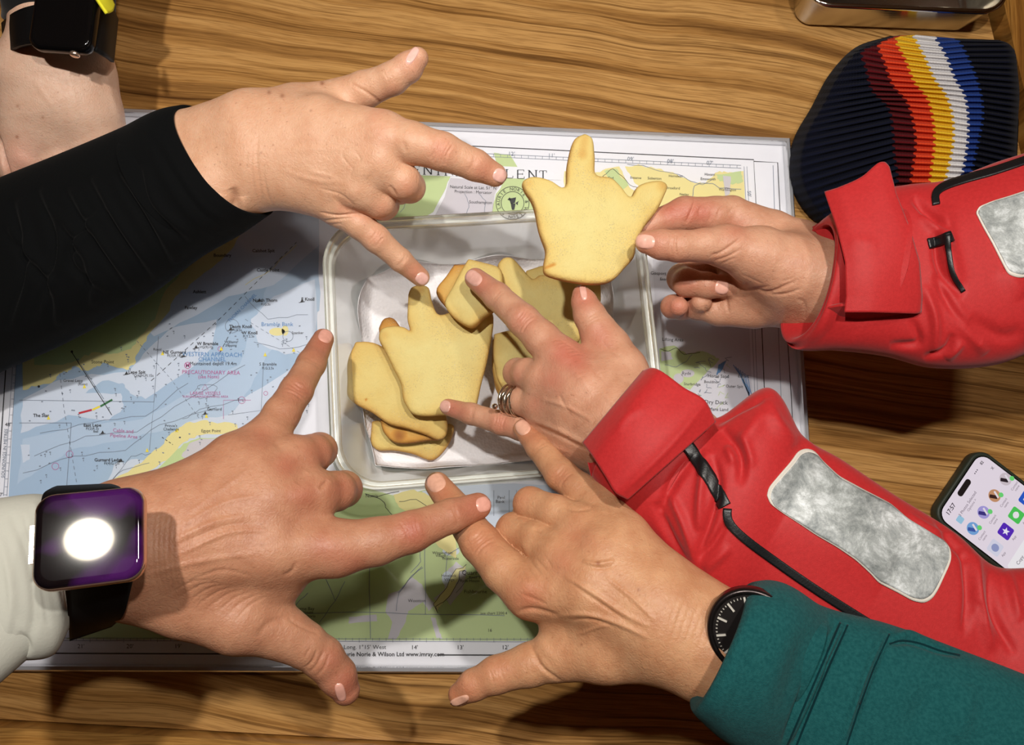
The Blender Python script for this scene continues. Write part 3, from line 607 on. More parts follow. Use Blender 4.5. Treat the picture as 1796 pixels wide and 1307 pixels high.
# publisher's seal
for r in (29, 20): circ('printed_seal', M_INK, 899, 356, r, 1.0, .0006, 40)
seal = 'LAURIE NORIE & WILSON * '
for i, ch in enumerate(seal):
    a = math.radians(-200+i*360/len(seal)); txt(ch, 899+24.5*math.cos(a), 356+24.5*math.sin(a), 8, M_INK, -(math.degrees(a)+90))
for pts in ([(893, 348), (905, 346), (903, 356), (896, 358)], [(896, 356), (904, 357), (902, 368), (898, 368)], [(890, 350), (894, 346), (896, 352)], [(904, 356), (910, 352), (908, 360)]): poly('printed_seal', M_INK, pts, .0006, .6, 2)
for n_, (a_, m_) in layers.items(): tag(a_.build(n_[0], m_, chart), kind='stuff')
for n_, (a_, m_) in A_.items(): tag(a_.build('printed_lettering', m_, chart), kind='stuff')

# clear cover over the chart
M_CLR = clear('clear_acrylic', .02, (.99, .99, 1, 1), .03, .9); M_EDGE = clear('acrylic_edge', .38, (.8, .82, .86, 1), .15, .8, (.62, .64, .68, 1))
cov = thing('chart_cover', (0, 0, .003), 'clear acrylic sheet laid over the sea chart', 'cover sheet')
cq = ccw([P(-44, 184, .003), P(1381, 247, .003), P(1441, 1180, .003), P(-76, 1174, .003)])
q = np.array(cq); c0 = q.mean(0)
def insetq(q, d, z):
    r = q.copy(); n = len(q)
    for i in range(n):
        a, b, c = q[i-1], q[i], q[(i+1) % n]; e1 = (b-a)/np.linalg.norm(b-a); e2 = (c-b)/np.linalg.norm(c-b)
        r[i] = b+(e2-e1)/(np.linalg.norm(np.cross(e1, e2))+1e-9)*d
    r[:, 2] = z; return r
V = np.concatenate([insetq(q, .0, .0088)]); mk('cover_face', V, [(0, 1, 2, 3)], M_CLR, cov, smooth=False)
o0, i0, i1, o1 = insetq(q, 0, .003), insetq(q, .0045, .003), insetq(q, .0045, .0088), insetq(q, 0, .0089)
V = np.concatenate([o0, i0, i1, o1, insetq(q, .0012, .0102), insetq(q, .0040, .0102)]); F = []
for a, b in ((1, 0), (0, 3), (3, 4), (4, 5), (5, 2), (2, 1)):
    for i in range(4): F.append((a*4+i, b*4+i, b*4+(i+1) % 4, a*4+(i+1) % 4))
mk('cover_edge', V, F, M_EDGE, cov, smooth=False)
# ------------------------------------------------------------------ steel tin, knitted hat, phone
M_STEEL = mat('brushed_steel', (205, 200, 190), .22, 1.0, bump=.1, bscale=60, stretch=(1, 40, 1))
M_STEELRIM = mat('polished_steel', (225, 222, 215), .1, 1.0)
tin = thing('steel_tin', P(1560, 10, 0), 'shallow stainless steel tin at the far corner of the table beyond the hat', 'tin')
a, b = P(1392, 46, 0), P(1696, 58, 0); c = (a+b)/2; X = (b-a)/np.linalg.norm(b-a); Y = np.cross([0, 0, 1], X); hw = np.linalg.norm(b-a)/2; hh = .055; c = c+Y*hh
def rr(ins, z, r=.016): return loc2w(rrect(0, 0, hw+ins, hh+ins, r+ins, 8, z), c, X, Y, np.array([0, 0, 1]))
rs = [rr(-.003, .0005, .014), rr(0, .003), rr(.001, .006), rr(.007, .040), rr(.008, .043)]
inner = [rr(.0068, .043), rr(.0060, .040), rr(-.0005, .006), rr(-.004, .0022, .014)]
V, F = rings(rs+inner); mk('tin_body', V, F, M_STEEL, tin)
V, F = rings([rr(.008, .040), rr(.0105, .0425), rr(.0105, .0445), rr(.008, .046), rr(.0062, .045), rr(.006, .042)], False, False); mk('rolled_rim', V, F, M_STEELRIM, tin)
V, F = rings([rr(-.001, .018), rr(.0005, .0195), rr(.0005, .021)], True, True); 

# hat
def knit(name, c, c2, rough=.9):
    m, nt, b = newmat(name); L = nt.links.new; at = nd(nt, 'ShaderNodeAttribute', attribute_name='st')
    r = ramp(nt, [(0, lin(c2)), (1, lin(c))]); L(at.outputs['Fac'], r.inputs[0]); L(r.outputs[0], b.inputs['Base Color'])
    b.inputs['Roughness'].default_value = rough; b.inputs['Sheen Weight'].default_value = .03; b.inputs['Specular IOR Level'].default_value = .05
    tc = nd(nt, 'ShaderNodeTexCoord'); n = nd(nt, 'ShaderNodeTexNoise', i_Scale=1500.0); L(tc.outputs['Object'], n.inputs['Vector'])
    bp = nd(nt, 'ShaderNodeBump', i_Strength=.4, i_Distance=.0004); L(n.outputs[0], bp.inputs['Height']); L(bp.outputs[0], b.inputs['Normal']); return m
KN = [('navy', (20, 23, 40), (5, 6, 12)), ('maroon', (92, 20, 26), (50, 8, 12)), ('orange_red', (226, 74, 40), (160, 40, 20)), ('yellow', (238, 196, 50), (190, 140, 20)), ('white', (234, 232, 232), (180, 178, 182)), ('blue', (38, 66, 140), (18, 34, 84)), ('navy', (18, 20, 36), (5, 6, 12))]
LY = [
 [(1560, 64), (1500, 84), (1455, 130), (1422, 190), (1396, 235), (1384, 275), (1384, 315), (1400, 355), (1425, 385), (1450, 400)],
 [(1570, 63), (1538, 78), (1512, 92), (1518, 118), (1530, 160), (1558, 190), (1566, 230), (1568, 270), (1574, 310), (1572, 350)],
 [(1578, 62), (1556, 70), (1541, 80), (1552, 112), (1566, 150), (1590, 178), (1601, 210), (1606, 250), (1600, 300), (1592, 350)],
 [(1590, 62), (1574, 65), (1572, 74), (1588, 105), (1604, 145), (1626, 172), (1636, 208), (1639, 250), (1633, 300), (1626, 350)],
 [(1606, 61), (1602, 62), (1606, 70), (1622, 100), (1640, 140), (1660, 168), (1671, 205), (1672, 250), (1662, 300), (1650, 350)],
 [(1640, 64), (1640, 66), (1646, 76), (1660, 100), (1676, 140), (1692, 168), (1698, 205), (1697, 250), (1690, 295), (1678, 350)],
 [(1670, 67), (1676, 68), (1686, 78), (1700, 105), (1714, 140), (1722, 172), (1724, 205), (1716, 250), (1706, 295), (1695, 350)],
 [(1750, 70), (1768, 76), (1780, 90), (1785, 125), (1788, 165), (1786, 205), (1784, 250), (1782, 290), (1778, 330), (1770, 370)]]
NV = 330; LYi = [interp(l, NV) for l in LY]; NR = 29
hat = thing('knitted_hat', P(1600, 230, .0), 'navy ribbed knitted hat with red, yellow, white and blue stripes', 'hat')
Le = np.array([l for l in LYi])                      # 8 x NV x 2
XL, XR = Le[0, :, 0], Le[-1, :, 0]
vv = np.linspace(0, 1, NV)
def hat_h(x, v, xl, xr):
    u = np.clip((x-xl)/(xr-xl), 0, 1); e = np.clip(1-np.abs(2*v-1)**2.6, 0, 1)**.5
    pu = np.clip(u/.30, 0, 1); pu = np.sqrt(1-(1-pu)**2); pr = np.clip((1-u)/.06, 0, 1); pr = np.sqrt(1-(1-pr)**2)
    return (.004+.052*(.25+.75*pu)*e*(.35+.65*pr)*(1-.25*u))*np.clip(pu*1.5+.12, 0, 1)
for k in range(7):
    A, B = Le[k], Le[k+1]; nu = max(10, int(np.abs(B-A).max()/2.4)); V = np.zeros((NV, nu, 3)); ST = np.zeros((NV, nu))
    for j in range(nu):
        t = j/(nu-1); q = A*(1-t)+B*t
        zig = (3.0*np.sign(np.sin(2*np.pi*NR*vv))*np.abs(np.sin(2*np.pi*NR*vv))**.5)
        w0 = (0 if k == 0 else 1)*(1-t)+(0 if k == 6 else 1)*t
        xx = q[:, 0]+zig*w0; hb = hat_h(q[:, 0], vv, XL, XR)+.001
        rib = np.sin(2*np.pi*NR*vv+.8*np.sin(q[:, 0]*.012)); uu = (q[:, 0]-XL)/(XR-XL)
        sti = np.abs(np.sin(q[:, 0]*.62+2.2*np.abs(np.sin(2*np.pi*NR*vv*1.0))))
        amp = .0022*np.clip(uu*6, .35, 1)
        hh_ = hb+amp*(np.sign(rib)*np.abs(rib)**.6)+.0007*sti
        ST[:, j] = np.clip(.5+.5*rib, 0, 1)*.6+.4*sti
        for i in range(NV): V[i, j] = P(xx[i], q[i, 1], max(hh_[i], .001))
    F = gridfaces(NV, nu); Vf = V.reshape(-1, 3)
    if vnormals(Vf, F)[:, 2].mean() < 0: F = F[:, ::-1]
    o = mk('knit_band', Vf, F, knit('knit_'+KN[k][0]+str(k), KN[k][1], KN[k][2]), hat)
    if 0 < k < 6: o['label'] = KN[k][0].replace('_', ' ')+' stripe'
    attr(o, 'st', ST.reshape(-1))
# underside of the hat
rim_px = list(Le[0])+list(Le[-1][::-1]); V = np.array([P(x, y, .001) for x, y in rim_px[::6]]); Vt = V.copy(); Vt[:, 2] = .002
V, F = rings([V, Vt]); mk('hat_lining', V, F, mat('hat_inside', (8, 9, 16), .95, spec=.05), hat)

# phone, lying on the table with its case
HP = .0
def fr(px, py, h, dx, dy, tx=0, ty=0):
    o = P(px, py, h); x = P(px+dx, py+dy, h)-o; x /= np.linalg.norm(x); z = np.array([0, 0, 1.0]); y = np.cross(z, x)
    if tx or ty:
        Mx = Matrix.Rotation(math.radians(tx), 3, Vector(x)); z = np.array(Mx @ Vector(z)); y = np.cross(z, x)
        My = Matrix.Rotation(math.radians(ty), 3, Vector(y)); z = np.array(My @ Vector(z)); x = np.cross(y, z)
    return o, x, y, z
phone = thing('smartphone', P(1760, 920, 0), 'mobile phone in a dark green case with its screen lit, beside the red sleeve', 'phone')
# local frame: x runs along the top edge of the phone (left corner -> right corner), y up towards the top edge
pa, pb = P(1634, 905, .011), P(1716, 783, .011); X = (pb-pa)/np.linalg.norm(pb-pa); Z = np.array([0, 0, 1.]); Y = np.cross(Z, X)
wid = .0785; top = (pa+pb)/2; lg = .155; pc = top-Y*(lg/2)
if np.dot(P(1800, 960, .011)-top, Y) > 0: Y = -Y; X = X; pc = top-Y*(lg/2)
pc[2] = 0
M_CASE = mat('phone_case', (38, 46, 36), .55, bump=.1, bscale=900); M_BLK = mat('black_gloss', (8, 8, 9), .08, spec=.6)
rs = [loc2w(rrect(0, 0, wid/2-i, lg/2-i, .0135-i*.8, 8, z), pc, X, Y, Z) for i, z in ((.002, .0005), (0, .002), (0, .0095), (.0008, .0108), (.002, .0112), (.0030, .0106))]
V, F = rings(rs); F = F if np.linalg.det(np.stack([X, Y, Z])) > 0 else [f[::-1] for f in F]; mk('phone_case', V, F, M_CASE, phone)
def onphone(name, x, y, hw, hh, r, z, m, lab=None, rot=0, par=None):
    rs = [loc2w(rrect(x, y, hw, hh, r, 6, zz, rot), pc, X, Y, Z) for zz in (.0104, z)]
    V, F = rings(rs); F = F if np.linalg.det(np.stack([X, Y, Z])) > 0 else [f[::-1] for f in F]
    return mk(name, V, F, m, par or phone, smooth=False)
sw, sh = .0352, .0732
onphone('phone_glass', 0, 0, .0362, .0742, .011, .01090, M_BLK)
scr = onphone('phone_screen', 0, 0, sw, sh, .0098, .01100, emit('screen_white', (238, 226, 238), .82))
SX = 2*sw; topy = sh
def sp(u, v): return ((u-.5)*SX, topy-v*SX)            # u across, v down in screen widths
def ic(name, u, v, w, r, c, z=.01106, hh=None, rot=0):
    x, y = sp(u, v); return onphone(name, x, y, w*SX, (hh or w)*SX, r*SX, z, emit('ui_'+name+str(len(bpy.data.materials)), c, .8), par=phone, rot=rot)
ic('camera_cutout', .5, .075, .125, .036, (22, 12, 14), hh=.037)
ui = {}
def uit(s, u, v, size, c, bold=False):
    Vt, Ft = text_mesh(s, bold); x, y = sp(u, v); k = size*SX; a = ui.setdefault(c, Acc())
    if len(Vt): a.add(loc2w(np.c_[Vt[:, 0]*k+x, Vt[:, 1]*k+y, np.full(len(Vt), .01114)], pc, X, Y, Z), Ft)
uit('17:57', .17, .085, .075, (60, 50, 62), True); uit('\u25aa\u25aa\u25aa', .76, .085, .05, (90, 80, 92)); uit('82', .90, .085, .05, (60, 50, 62), True)
uit('3 Photos Selected', .36, .215, .052, (120, 105, 122)); uit('Options >', .38, .265, .045, (140, 125, 142)); uit('x', .93, .22, .07, (150, 140, 155), True)
ic('file_icon', .14, .245, .042, .015, (160, 205, 232))
CON = [(.15, (120, 170, 225), (60, 90, 170)), (.40, (170, 160, 225), (60, 50, 130)), (.66, (205, 150, 110), (60, 30, 24)), (.92, (214, 200, 208), (40, 26, 34))]
for u, c1, c2 in CON:
    ic('contact_icon', u, .43, .078, .0779, c1); ic('contact_icon_pattern', u-.02, .425, .022, .01, c2, .0111, hh=.05, rot=.5); ic('contact_icon_pattern', u+.025, .44, .012, .006, (240, 232, 240), .01112, hh=.045, rot=-.4)
    ic('message_badge', u+.06, .49, .030, .0299, (110, 220, 120), .01115); uit('Contact', u, .565, .042, (130, 115, 130)); uit('name', u, .605, .04, (130, 115, 130))
APP = [(.13, (222, 222, 240)), (.38, (88, 40, 190)), (.63, (80, 205, 90)), (.88, (36, 90, 205))]
for u, c in APP: ic('app_icon', u, .775, .082, .024, c); uit('App', u, .90, .042, (130, 115, 130))
ic('app_symbol', .13, .775, .048, .047, (150, 160, 205), .0111); ic('app_symbol', .63, .77, .045, .044, (244, 240, 246), .0111, hh=.038); ic('app_symbol', .88, .775, .035, .008, (236, 236, 246), .0111)
x, y = sp(.38, .775); st = []
for k in range(10):
    a = math.pi/2+k*math.pi/5; r_ = (.052 if k % 2 == 0 else .022)*SX; st.append((x+r_*math.cos(a), y+r_*math.sin(a), .01112))
mk('app_symbol', loc2w(np.array(st), pc, X, Y, Z), [tuple(range(10))], emit('ui_star', (240, 236, 250), .85), phone, smooth=False)
ic('list_card', .5, 1.14, .47, .04, (250, 246, 250), hh=.13); uit('Copy', .2, 1.10, .06, (90, 80, 95))
for c_, a_ in ui.items(): tag(a_.build('screen_lettering', emit('ui_text'+str(c_[0]), c_, .7), phone), kind='stuff')

# ------------------------------------------------------------------ clear plastic tub
M_TUB = clear('tub_plastic', .26, (.95, .96, .93, 1), .16, .22, (.80, .82, .74, 1)); M_TUBR = clear('tub_rim_plastic', .42, (.93, .95, .9, 1), .2, .4, (.82, .84, .76, 1))
HR = .100; q = np.array([P(546, 388, HR), P(1122, 352, HR), P(1186, 822, HR), P(596, 866, HR)])     # rim corners tl tr br bl
tc_ = q.mean(0); X = (q[1]-q[0]+q[2]-q[3]); X /= np.linalg.norm(X); Y = np.cross([0, 0, 1], X)
hw = (np.linalg.norm(q[1]-q[0])+np.linalg.norm(q[2]-q[3]))/4; hh = (np.linalg.norm(q[3]-q[0])+np.linalg.norm(q[2]-q[1]))/4
TX, TY, TC = X, Y, tc_.copy(); TC[2] = 0; Z = np.array([0, 0, 1.])
def tr_(ins, z, r=.034): return loc2w(rrect(0, 0, hw-ins, hh-ins, max(r-ins*.5, .008), 10, z), TC, TX, TY, Z)
tub = thing('plastic_tub', (TC[0], TC[1], .0092), 'clear plastic food tub holding the biscuits on the chart', 'container')
Z0 = .0094
V, F = rings([tr_(.024, Z0), tr_(.019, Z0+.002), tr_(.017, Z0+.008), tr_(.0075, .092)], True, False); mk('tub_wall', V, F, M_TUB, tub)
prof = [(.0075, .088), (.0065, .0935), (.0058, .0945), (.0050, .0925), (.0040, .0930), (.0036, .0985), (.0022, .1000), (.0012, .0992), (.0008, .0930), (.0000, .0915), (-.0006, .0925), (-.0006, .0880)]
V, F = rings([tr_(i, z) for i, z in prof], False, False); mk('tub_rim', V, F, M_TUBR, tub)
# kitchen paper lining the tub
def paper():
    m, nt, b = newmat('kitchen_paper'); L = nt.links.new; b.inputs['Base Color'].default_value = lin((240, 239, 243)); b.inputs['Roughness'].default_value = .9
    tc = nd(nt, 'ShaderNodeTexCoord'); v = nd(nt, 'ShaderNodeTexVoronoi', i_Scale=420.0); L(tc.outputs['Object'], v.inputs['Vector'])
    bp = nd(nt, 'ShaderNodeBump', i_Strength=.55, i_Distance=.0008); L(v.outputs[0], bp.inputs['Height']); L(bp.outputs[0], b.inputs['Normal']); return m
n = 110; U = np.linspace(-1, 1, n); g = np.zeros((n, n, 3)); ph = RNG.uniform(0, 6, 12); kx = RNG.uniform(-9, 9, 12); ky = RNG.uniform(-9, 9, 12)
for i, u in enumerate(U):
    for j, v in enumerate(U):
        x, y = u*(hw-.0165), v*(hh-.0165); e = max(abs(u), abs(v)); corner = max(0, abs(u)+abs(v)-1.55)
        rise = .024*max(0, (e-.93)/.07)**1.3*(.6+.4*math.sin(u*9+v*7)); s = 1-corner*.16
        w = sum(math.sin(kx[k]*u+ky[k]*v+ph[k]) for k in range(12))/12
        g[i, j] = TC+TX*x*s+TY*y*s+Z*(.0135+.0035*w+.0022*abs(math.sin(5*u+3*v+2*w))+rise)
V, F = slab(g, .0005); tag(mk('kitchen_paper', V, F, paper()), 'crumpled white kitchen paper lining the clear tub under the biscuits', 'paper towel')

# ------------------------------------------------------------------ hand-shaped biscuits
def cookie_mat():
    m, nt, b = newmat('shortbread'); L = nt.links.new
    at = nd(nt, 'ShaderNodeAttribute', attribute_name='bake'); tc = nd(nt, 'ShaderNodeTexCoord')
    n = nd(nt, 'ShaderNodeTexNoise', i_Scale=45.0, i_Detail=5.0); L(tc.outputs['Object'], n.inputs['Vector'])
    ad = nd(nt, 'ShaderNodeMath', operation='MULTIPLY_ADD'); ad.inputs[1].default_value = .34; L(n.outputs[0], ad.inputs[0]); L(at.outputs['Fac'], ad.inputs[2])
    r = ramp(nt, [(.14, lin((220, 206, 138))), (.36, lin((216, 190, 114))), (.64, lin((200, 146, 66))), (.95, lin((136, 76, 30)))]); L(ad.outputs[0], r.inputs[0])
    v = nd(nt, 'ShaderNodeTexVoronoi', i_Scale=900.0); L(tc.outputs['Object'], v.inputs['Vector'])
    sr = ramp(nt, [(.0, (1, 1, 1, 1)), (.16, (1, 1, 1, 1)), (.22, (0, 0, 0, 1))]); L(v.outputs['Distance'], sr.inputs[0])
    n2 = nd(nt, 'ShaderNodeTexNoise', i_Scale=60.0); L(tc.outputs['Object'], n2.inputs['Vector']); r2 = ramp(nt, [(.5, (0, 0, 0, 1)), (.62, (1, 1, 1, 1))]); L(n2.outputs[0], r2.inputs[0])
    mu = nd(nt, 'ShaderNodeMath', operation='MULTIPLY'); L(sr.outputs[0], mu.inputs[0]); L(r2.outputs[0], mu.inputs[1])
    mx = nd(nt, 'ShaderNodeMixRGB'); mx.inputs[2].default_value = lin((250, 244, 214)); m2 = nd(nt, 'ShaderNodeMath', operation='MULTIPLY'); m2.inputs[1].default_value = .6; L(mu.outputs[0], m2.inputs[0]); L(m2.outputs[0], mx.inputs[0]); L(r.outputs[0], mx.inputs[1])
    L(mx.outputs[0], b.inputs['Base Color']); rr_ = nd(nt, 'ShaderNodeMapRange'); rr_.inputs[3].default_value = .75; rr_.inputs[4].default_value = .18; L(mu.outputs[0], rr_.inputs[0]); L(rr_.outputs[0], b.inputs['Roughness'])
    n3 = nd(nt, 'ShaderNodeTexNoise', i_Scale=260.0, i_Detail=8.0, i_Roughness=.7); L(tc.outputs['Object'], n3.inputs['Vector'])
    a2 = nd(nt, 'ShaderNodeMath', operation='ADD'); L(n3.outputs[0], a2.inputs[0]); L(mu.outputs[0], a2.inputs[1])
    bp = nd(nt, 'ShaderNodeBump', i_Strength=.8, i_Distance=.0012); L(a2.outputs[0], bp.inputs['Height']); L(bp.outputs[0], b.inputs['Normal']); return m
M_CK = cookie_mat()
HELD = [(1027, 231), (1041, 240), (1044, 268), (1045, 300), (1050, 306), (1075, 310), (1092, 325), (1107, 342), (1118, 326), (1142, 316), (1163, 315), (1173, 324), (1166, 345), (1150, 372), (1130, 402), (1118, 425), (1114, 448), (1098, 468), (1078, 490), (1060, 497), (1020, 495), (985, 488), (958, 478), (956, 465), (957, 440), (950, 415), (941, 380), (932, 350), (920, 330), (917, 316), (930, 308), (950, 309), (970, 315), (988, 326), (994, 320), (996, 295), (1001, 262), (1010, 240)]
def cookie(outline, h, label, tilt=(0, 0), thick=.0098, bake=0.0, strokes=(), dark=(), group='hand-shaped biscuits', grow=0):
    """outline in photo pixels on a plane through height h (at its middle) tilted by tilt degrees"""
    px = np.array(outline, float); c = px.mean(0); O = P(c[0], c[1], h)
    Rx = Euler((math.radians(tilt[0]), math.radians(tilt[1]), 0)).to_matrix(); X = np.array(Rx @ Vector((1, 0, 0))); Y = np.array(Rx @ Vector((0, 1, 0))); Z = np.cross(X, Y)
    L = []
    for x, y in px:
        d = ray(x, y); t = np.dot(O-CAMP, Z)/np.dot(d, Z); p = CAMP+d*t-O; L.append((p @ X, p @ Y))
    L = np.array(L); n = len(L); Ls = interp(np.vstack([L, L[:1]]), n*4)[:-1]
    vs = .0011; lo = Ls.min(0)-.006; hi = Ls.max(0)+.006; nx, ny = np.ceil((hi-lo)/vs).astype(int)+1; nz = int((thick+.008)/vs)+2
    gx, gy = np.meshgrid(lo[0]+np.arange(nx)*vs, lo[1]+np.arange(ny)*vs, indexing='ij'); Q = np.stack([gx.ravel(), gy.ravel()], 1)
    D = np.full(len(Q), 1e9); ins = np.zeros(len(Q), bool)
    for a, b in zip(Ls, np.roll(Ls, -1, 0)):
        ab = b-a; t = np.clip(((Q-a) @ ab)/(ab @ ab+1e-12), 0, 1); D = np.minimum(D, np.linalg.norm(Q-(a+t[:, None]*ab), axis=1))
        cr = ((a[1] > Q[:, 1]) != (b[1] > Q[:, 1])); xi = a[0]+(Q[:, 1]-a[1])/(b[1]-a[1]+1e-15)*ab[0]; ins ^= cr & (Q[:, 0] < xi)
    sd = np.where(ins, -D, D).reshape(nx, ny)-grow
    nz_ = np.zeros((nx, ny)); 
    for k in range(8):
        a, b, ph = RNG.uniform(-260, 260), RNG.uniform(-260, 260), RNG.uniform(0, 6); nz_ += np.sin(gx*a+gy*b+ph)
    sd = sd+nz_*.00016
    zz = -.004-thick+np.arange(nz)*vs; r = .0034
    dx = sd[:, :, None]+r; th = thick/2+nz_[:, :, None]*.00012; dz = np.abs(zz[None, None]+thick/2)-th+r
    G = np.minimum(np.maximum(dx, dz), 0)+np.sqrt(np.maximum(dx, 0)**2+np.maximum(dz, 0)**2)-r
    V, F = surfnet(G.astype(np.float32), (lo[0], lo[1], zz[0]), vs); V = relax(V, F, 2)
    ii = np.clip(((V[:, 0]-lo[0])/vs).astype(int), 0, nx-1); jj = np.clip(((V[:, 1]-lo[1])/vs).astype(int), 0, ny-1)
    edge = np.exp(-np.clip(-sd[ii, jj], 0, 1)/.0075); side = np.clip(-V[:, 2]/thick*1.6, 0, 1)
    Wd = O+V[:, :1]*X+V[:, 1:2]*Y+V[:, 2:]*Z
    if strokes: Wd = sculpt(Wd, F, strokes)
    bk = bake+.24*edge+.30*side*(edge > .3)
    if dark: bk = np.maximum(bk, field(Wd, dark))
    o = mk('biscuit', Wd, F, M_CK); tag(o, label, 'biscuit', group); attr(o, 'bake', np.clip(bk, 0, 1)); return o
def held_to(a, b, mirror=False, grow=1.0):
    """similarity that puts the held outline's base-middle on a and its long finger tip on b"""
    p = np.array(HELD, float); A0, B0 = np.array([1025, 495.]), np.array([1025, 231.]); p = p-A0
    if mirror: p[:, 0] *= -1
    s = np.array(b, float)-np.array(a, float); k = np.linalg.norm(s)/264.; th = math.atan2(s[0], -s[1]); c_, s_ = math.cos(th), math.sin(th)
    return np.stack([a[0]+k*(p[:, 0]*c_-p[:, 1]*s_), a[1]+k*(p[:, 0]*s_+p[:, 1]*c_)], 1)
HC = .165
cookie(HELD, HC, 'large pale biscuit held up over the tub between finger and thumb', (3, 4), strokes=[([(1000, 360), (985, 400), (1000, 440)], 1.5, -.35), ([(960, 478), (985, 470), (1020, 480), (1035, 478)], 1.6, -.5), ([(958, 470), (968, 464), (975, 466)], 2.2, -1.0), ([(1028, 494), (1030, 484), (1026, 476)], 1.4, -.8), ([(1066, 496), (1068, 489)], 1.6, -.8), ([(990, 400), (1000, 425), (996, 446)], 1.3, -.35)], dark=[([(956, 470), (972, 464)], 4, .5), ([(1027, 240), (1022, 270)], 13, .30), ([(925, 322)], 18, .30), ([(1163, 325)], 16, .32), ([(940, 380), (960, 460)], 9, .24)])
OA = [(716, 515), (722, 503), (738, 499), (751, 503), (757, 525), (766, 548), (775, 551), (790, 547), (806, 556), (822, 569), (830, 562), (846, 548), (864, 546), (867, 566), (862, 600), (852, 640), (846, 668), (838, 700), (826, 735), (800, 732), (775, 728), (724, 727), (709, 705), (704, 675), (690, 645), (672, 612), (663, 592), (668, 575), (690, 570), (708, 574), (720, 581), (714, 555)]
cookie(OA, .066, 'biggest biscuit, on top of the left pile in the tub, one finger pointing up', (0, 0), strokes=[([(735, 700), (742, 712), (741, 727)], 1.3, -.5), ([(726, 703), (735, 700)], 1.2, -.3)], dark=[([(738, 508)], 14, .26), ([(672, 588)], 14, .26), ([(858, 555)], 12, .28)])
OB = [(622, 598), (640, 597), (660, 601), (690, 620), (730, 660), (770, 705), (785, 740), (784, 765), (770, 773), (745, 762), (712, 752), (680, 742), (650, 722), (620, 705), (607, 692), (608, 660), (612, 625)]
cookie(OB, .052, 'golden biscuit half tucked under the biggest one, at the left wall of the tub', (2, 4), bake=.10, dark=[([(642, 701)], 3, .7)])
OC = [(651, 738), (700, 735), (760, 742), (796, 745), (792, 770), (778, 792), (756, 808), (720, 795), (690, 790), (662, 789), (650, 776)]
cookie(OC, .026, 'lowest biscuit of the left pile, its blunt end towards the near rim', (0, 0), bake=.08)
OD = [(665, 735), (690, 733), (742, 738), (770, 748), (776, 770), (750, 774), (720, 776), (690, 776), (672, 760)]
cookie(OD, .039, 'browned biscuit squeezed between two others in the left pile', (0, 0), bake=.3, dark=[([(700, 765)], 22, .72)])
OE = [(662, 575), (672, 558), (688, 556), (700, 570), (712, 590), (720, 640), (690, 640), (668, 605)]
cookie(OE, .052, 'dark-tipped biscuit finger peeping out behind the biggest biscuit', (0, 0), bake=.35)
OF = [(820, 452), (852, 459), (876, 470), (880, 500), (868, 535), (850, 552), (825, 572), (800, 558), (778, 532), (793, 500)]
cookie(OF, .084, 'square-ended biscuit with a fingertip resting on it', (-8, -14), strokes=[([(822, 570), (836, 552), (852, 545)], 1.5, -.4)])
OF2 = [(796, 462), (826, 462), (850, 480), (840, 520), (800, 552), (776, 532), (764, 508), (780, 484)]
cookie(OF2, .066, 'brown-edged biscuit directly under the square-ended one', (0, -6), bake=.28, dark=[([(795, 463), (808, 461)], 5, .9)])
OG = [(874, 462), (884, 451), (898, 451), (912, 464), (936, 489), (946, 482), (968, 482), (990, 492), (1012, 496), (1020, 520), (1022, 560), (1016, 600), (985, 610), (950, 590), (920, 555), (900, 525), (878, 490)]
cookie(OG, .072, 'large sugared biscuit at the far right of the tub behind the hand', (0, 3), strokes=[([(900, 470), (925, 490), (936, 492)], 3, -.6)])
OG2 = [(922, 472), (960, 464), (1010, 464), (1052, 482), (1050, 560), (1030, 620), (980, 600), (940, 560), (920, 500)]
cookie(OG2, .056, 'pale biscuit lying under the large sugared one at the right', (0, 0))
OH = [(866, 585), (900, 580), (940, 600), (965, 640), (955, 680), (915, 700), (880, 680), (866, 640)]
cookie(OH, .056, 'biscuit under the knuckles of the hand in the red sleeve, top of a small stack', (4, -3))
cookie([(x-2, y+10) for x, y in OH], .042, 'second biscuit of the small stack under the red-sleeved hand', (4, -3), bake=.12)
cookie([(x-1, y+18) for x, y in OH], .029, 'lowest biscuit of the small stack under the red-sleeved hand', (0, 0), bake=.15)
# ------------------------------------------------------------------ hands, sleeves, watches
def fabric(name, c, rough=.85, sheen=.3, bump=.3, bs=1400, c2=None, spec=.3, weave=True):
    m, nt, b = newmat(name); L = nt.links.new; b.inputs['Base Color'].default_value = lin(c); b.inputs['Roughness'].default_value = rough
    b.inputs['Sheen Weight'].default_value = sheen; b.inputs['Sheen Roughness'].default_value = .5; b.inputs['Specular IOR Level'].default_value = spec
    tc = nd(nt, 'ShaderNodeTexCoord'); n = nd(nt, 'ShaderNodeTexNoise', i_Scale=float(bs), i_Detail=3.0); L(tc.outputs['Object'], n.inputs['Vector'])
    if c2:
        n2 = nd(nt, 'ShaderNodeTexNoise', i_Scale=float(bs)*.35, i_Detail=5.0); L(tc.outputs['Object'], n2.inputs['Vector'])
        r = ramp(nt, [(.35, lin(c)), (.65, lin(c2))]); L(n2.outputs[0], r.inputs[0]); L(r.outputs[0], b.inputs['Base Color'])
    bp = nd(nt, 'ShaderNodeBump', i_Strength=bump, i_Distance=.0005); L(n.outputs[0], bp.inputs['Height']); L(bp.outputs[0], b.inputs['Normal']); return m
M_NAILS = {}
def nailmat(c):
    if c not in M_NAILS: 
        m = mat('fingernail_%d' % len(M_NAILS), c, .25, spec=.5, c2=tuple(min(255, x+10) for x in c), scale=300); M_NAILS[c] = m
    return M_NAILS[c]
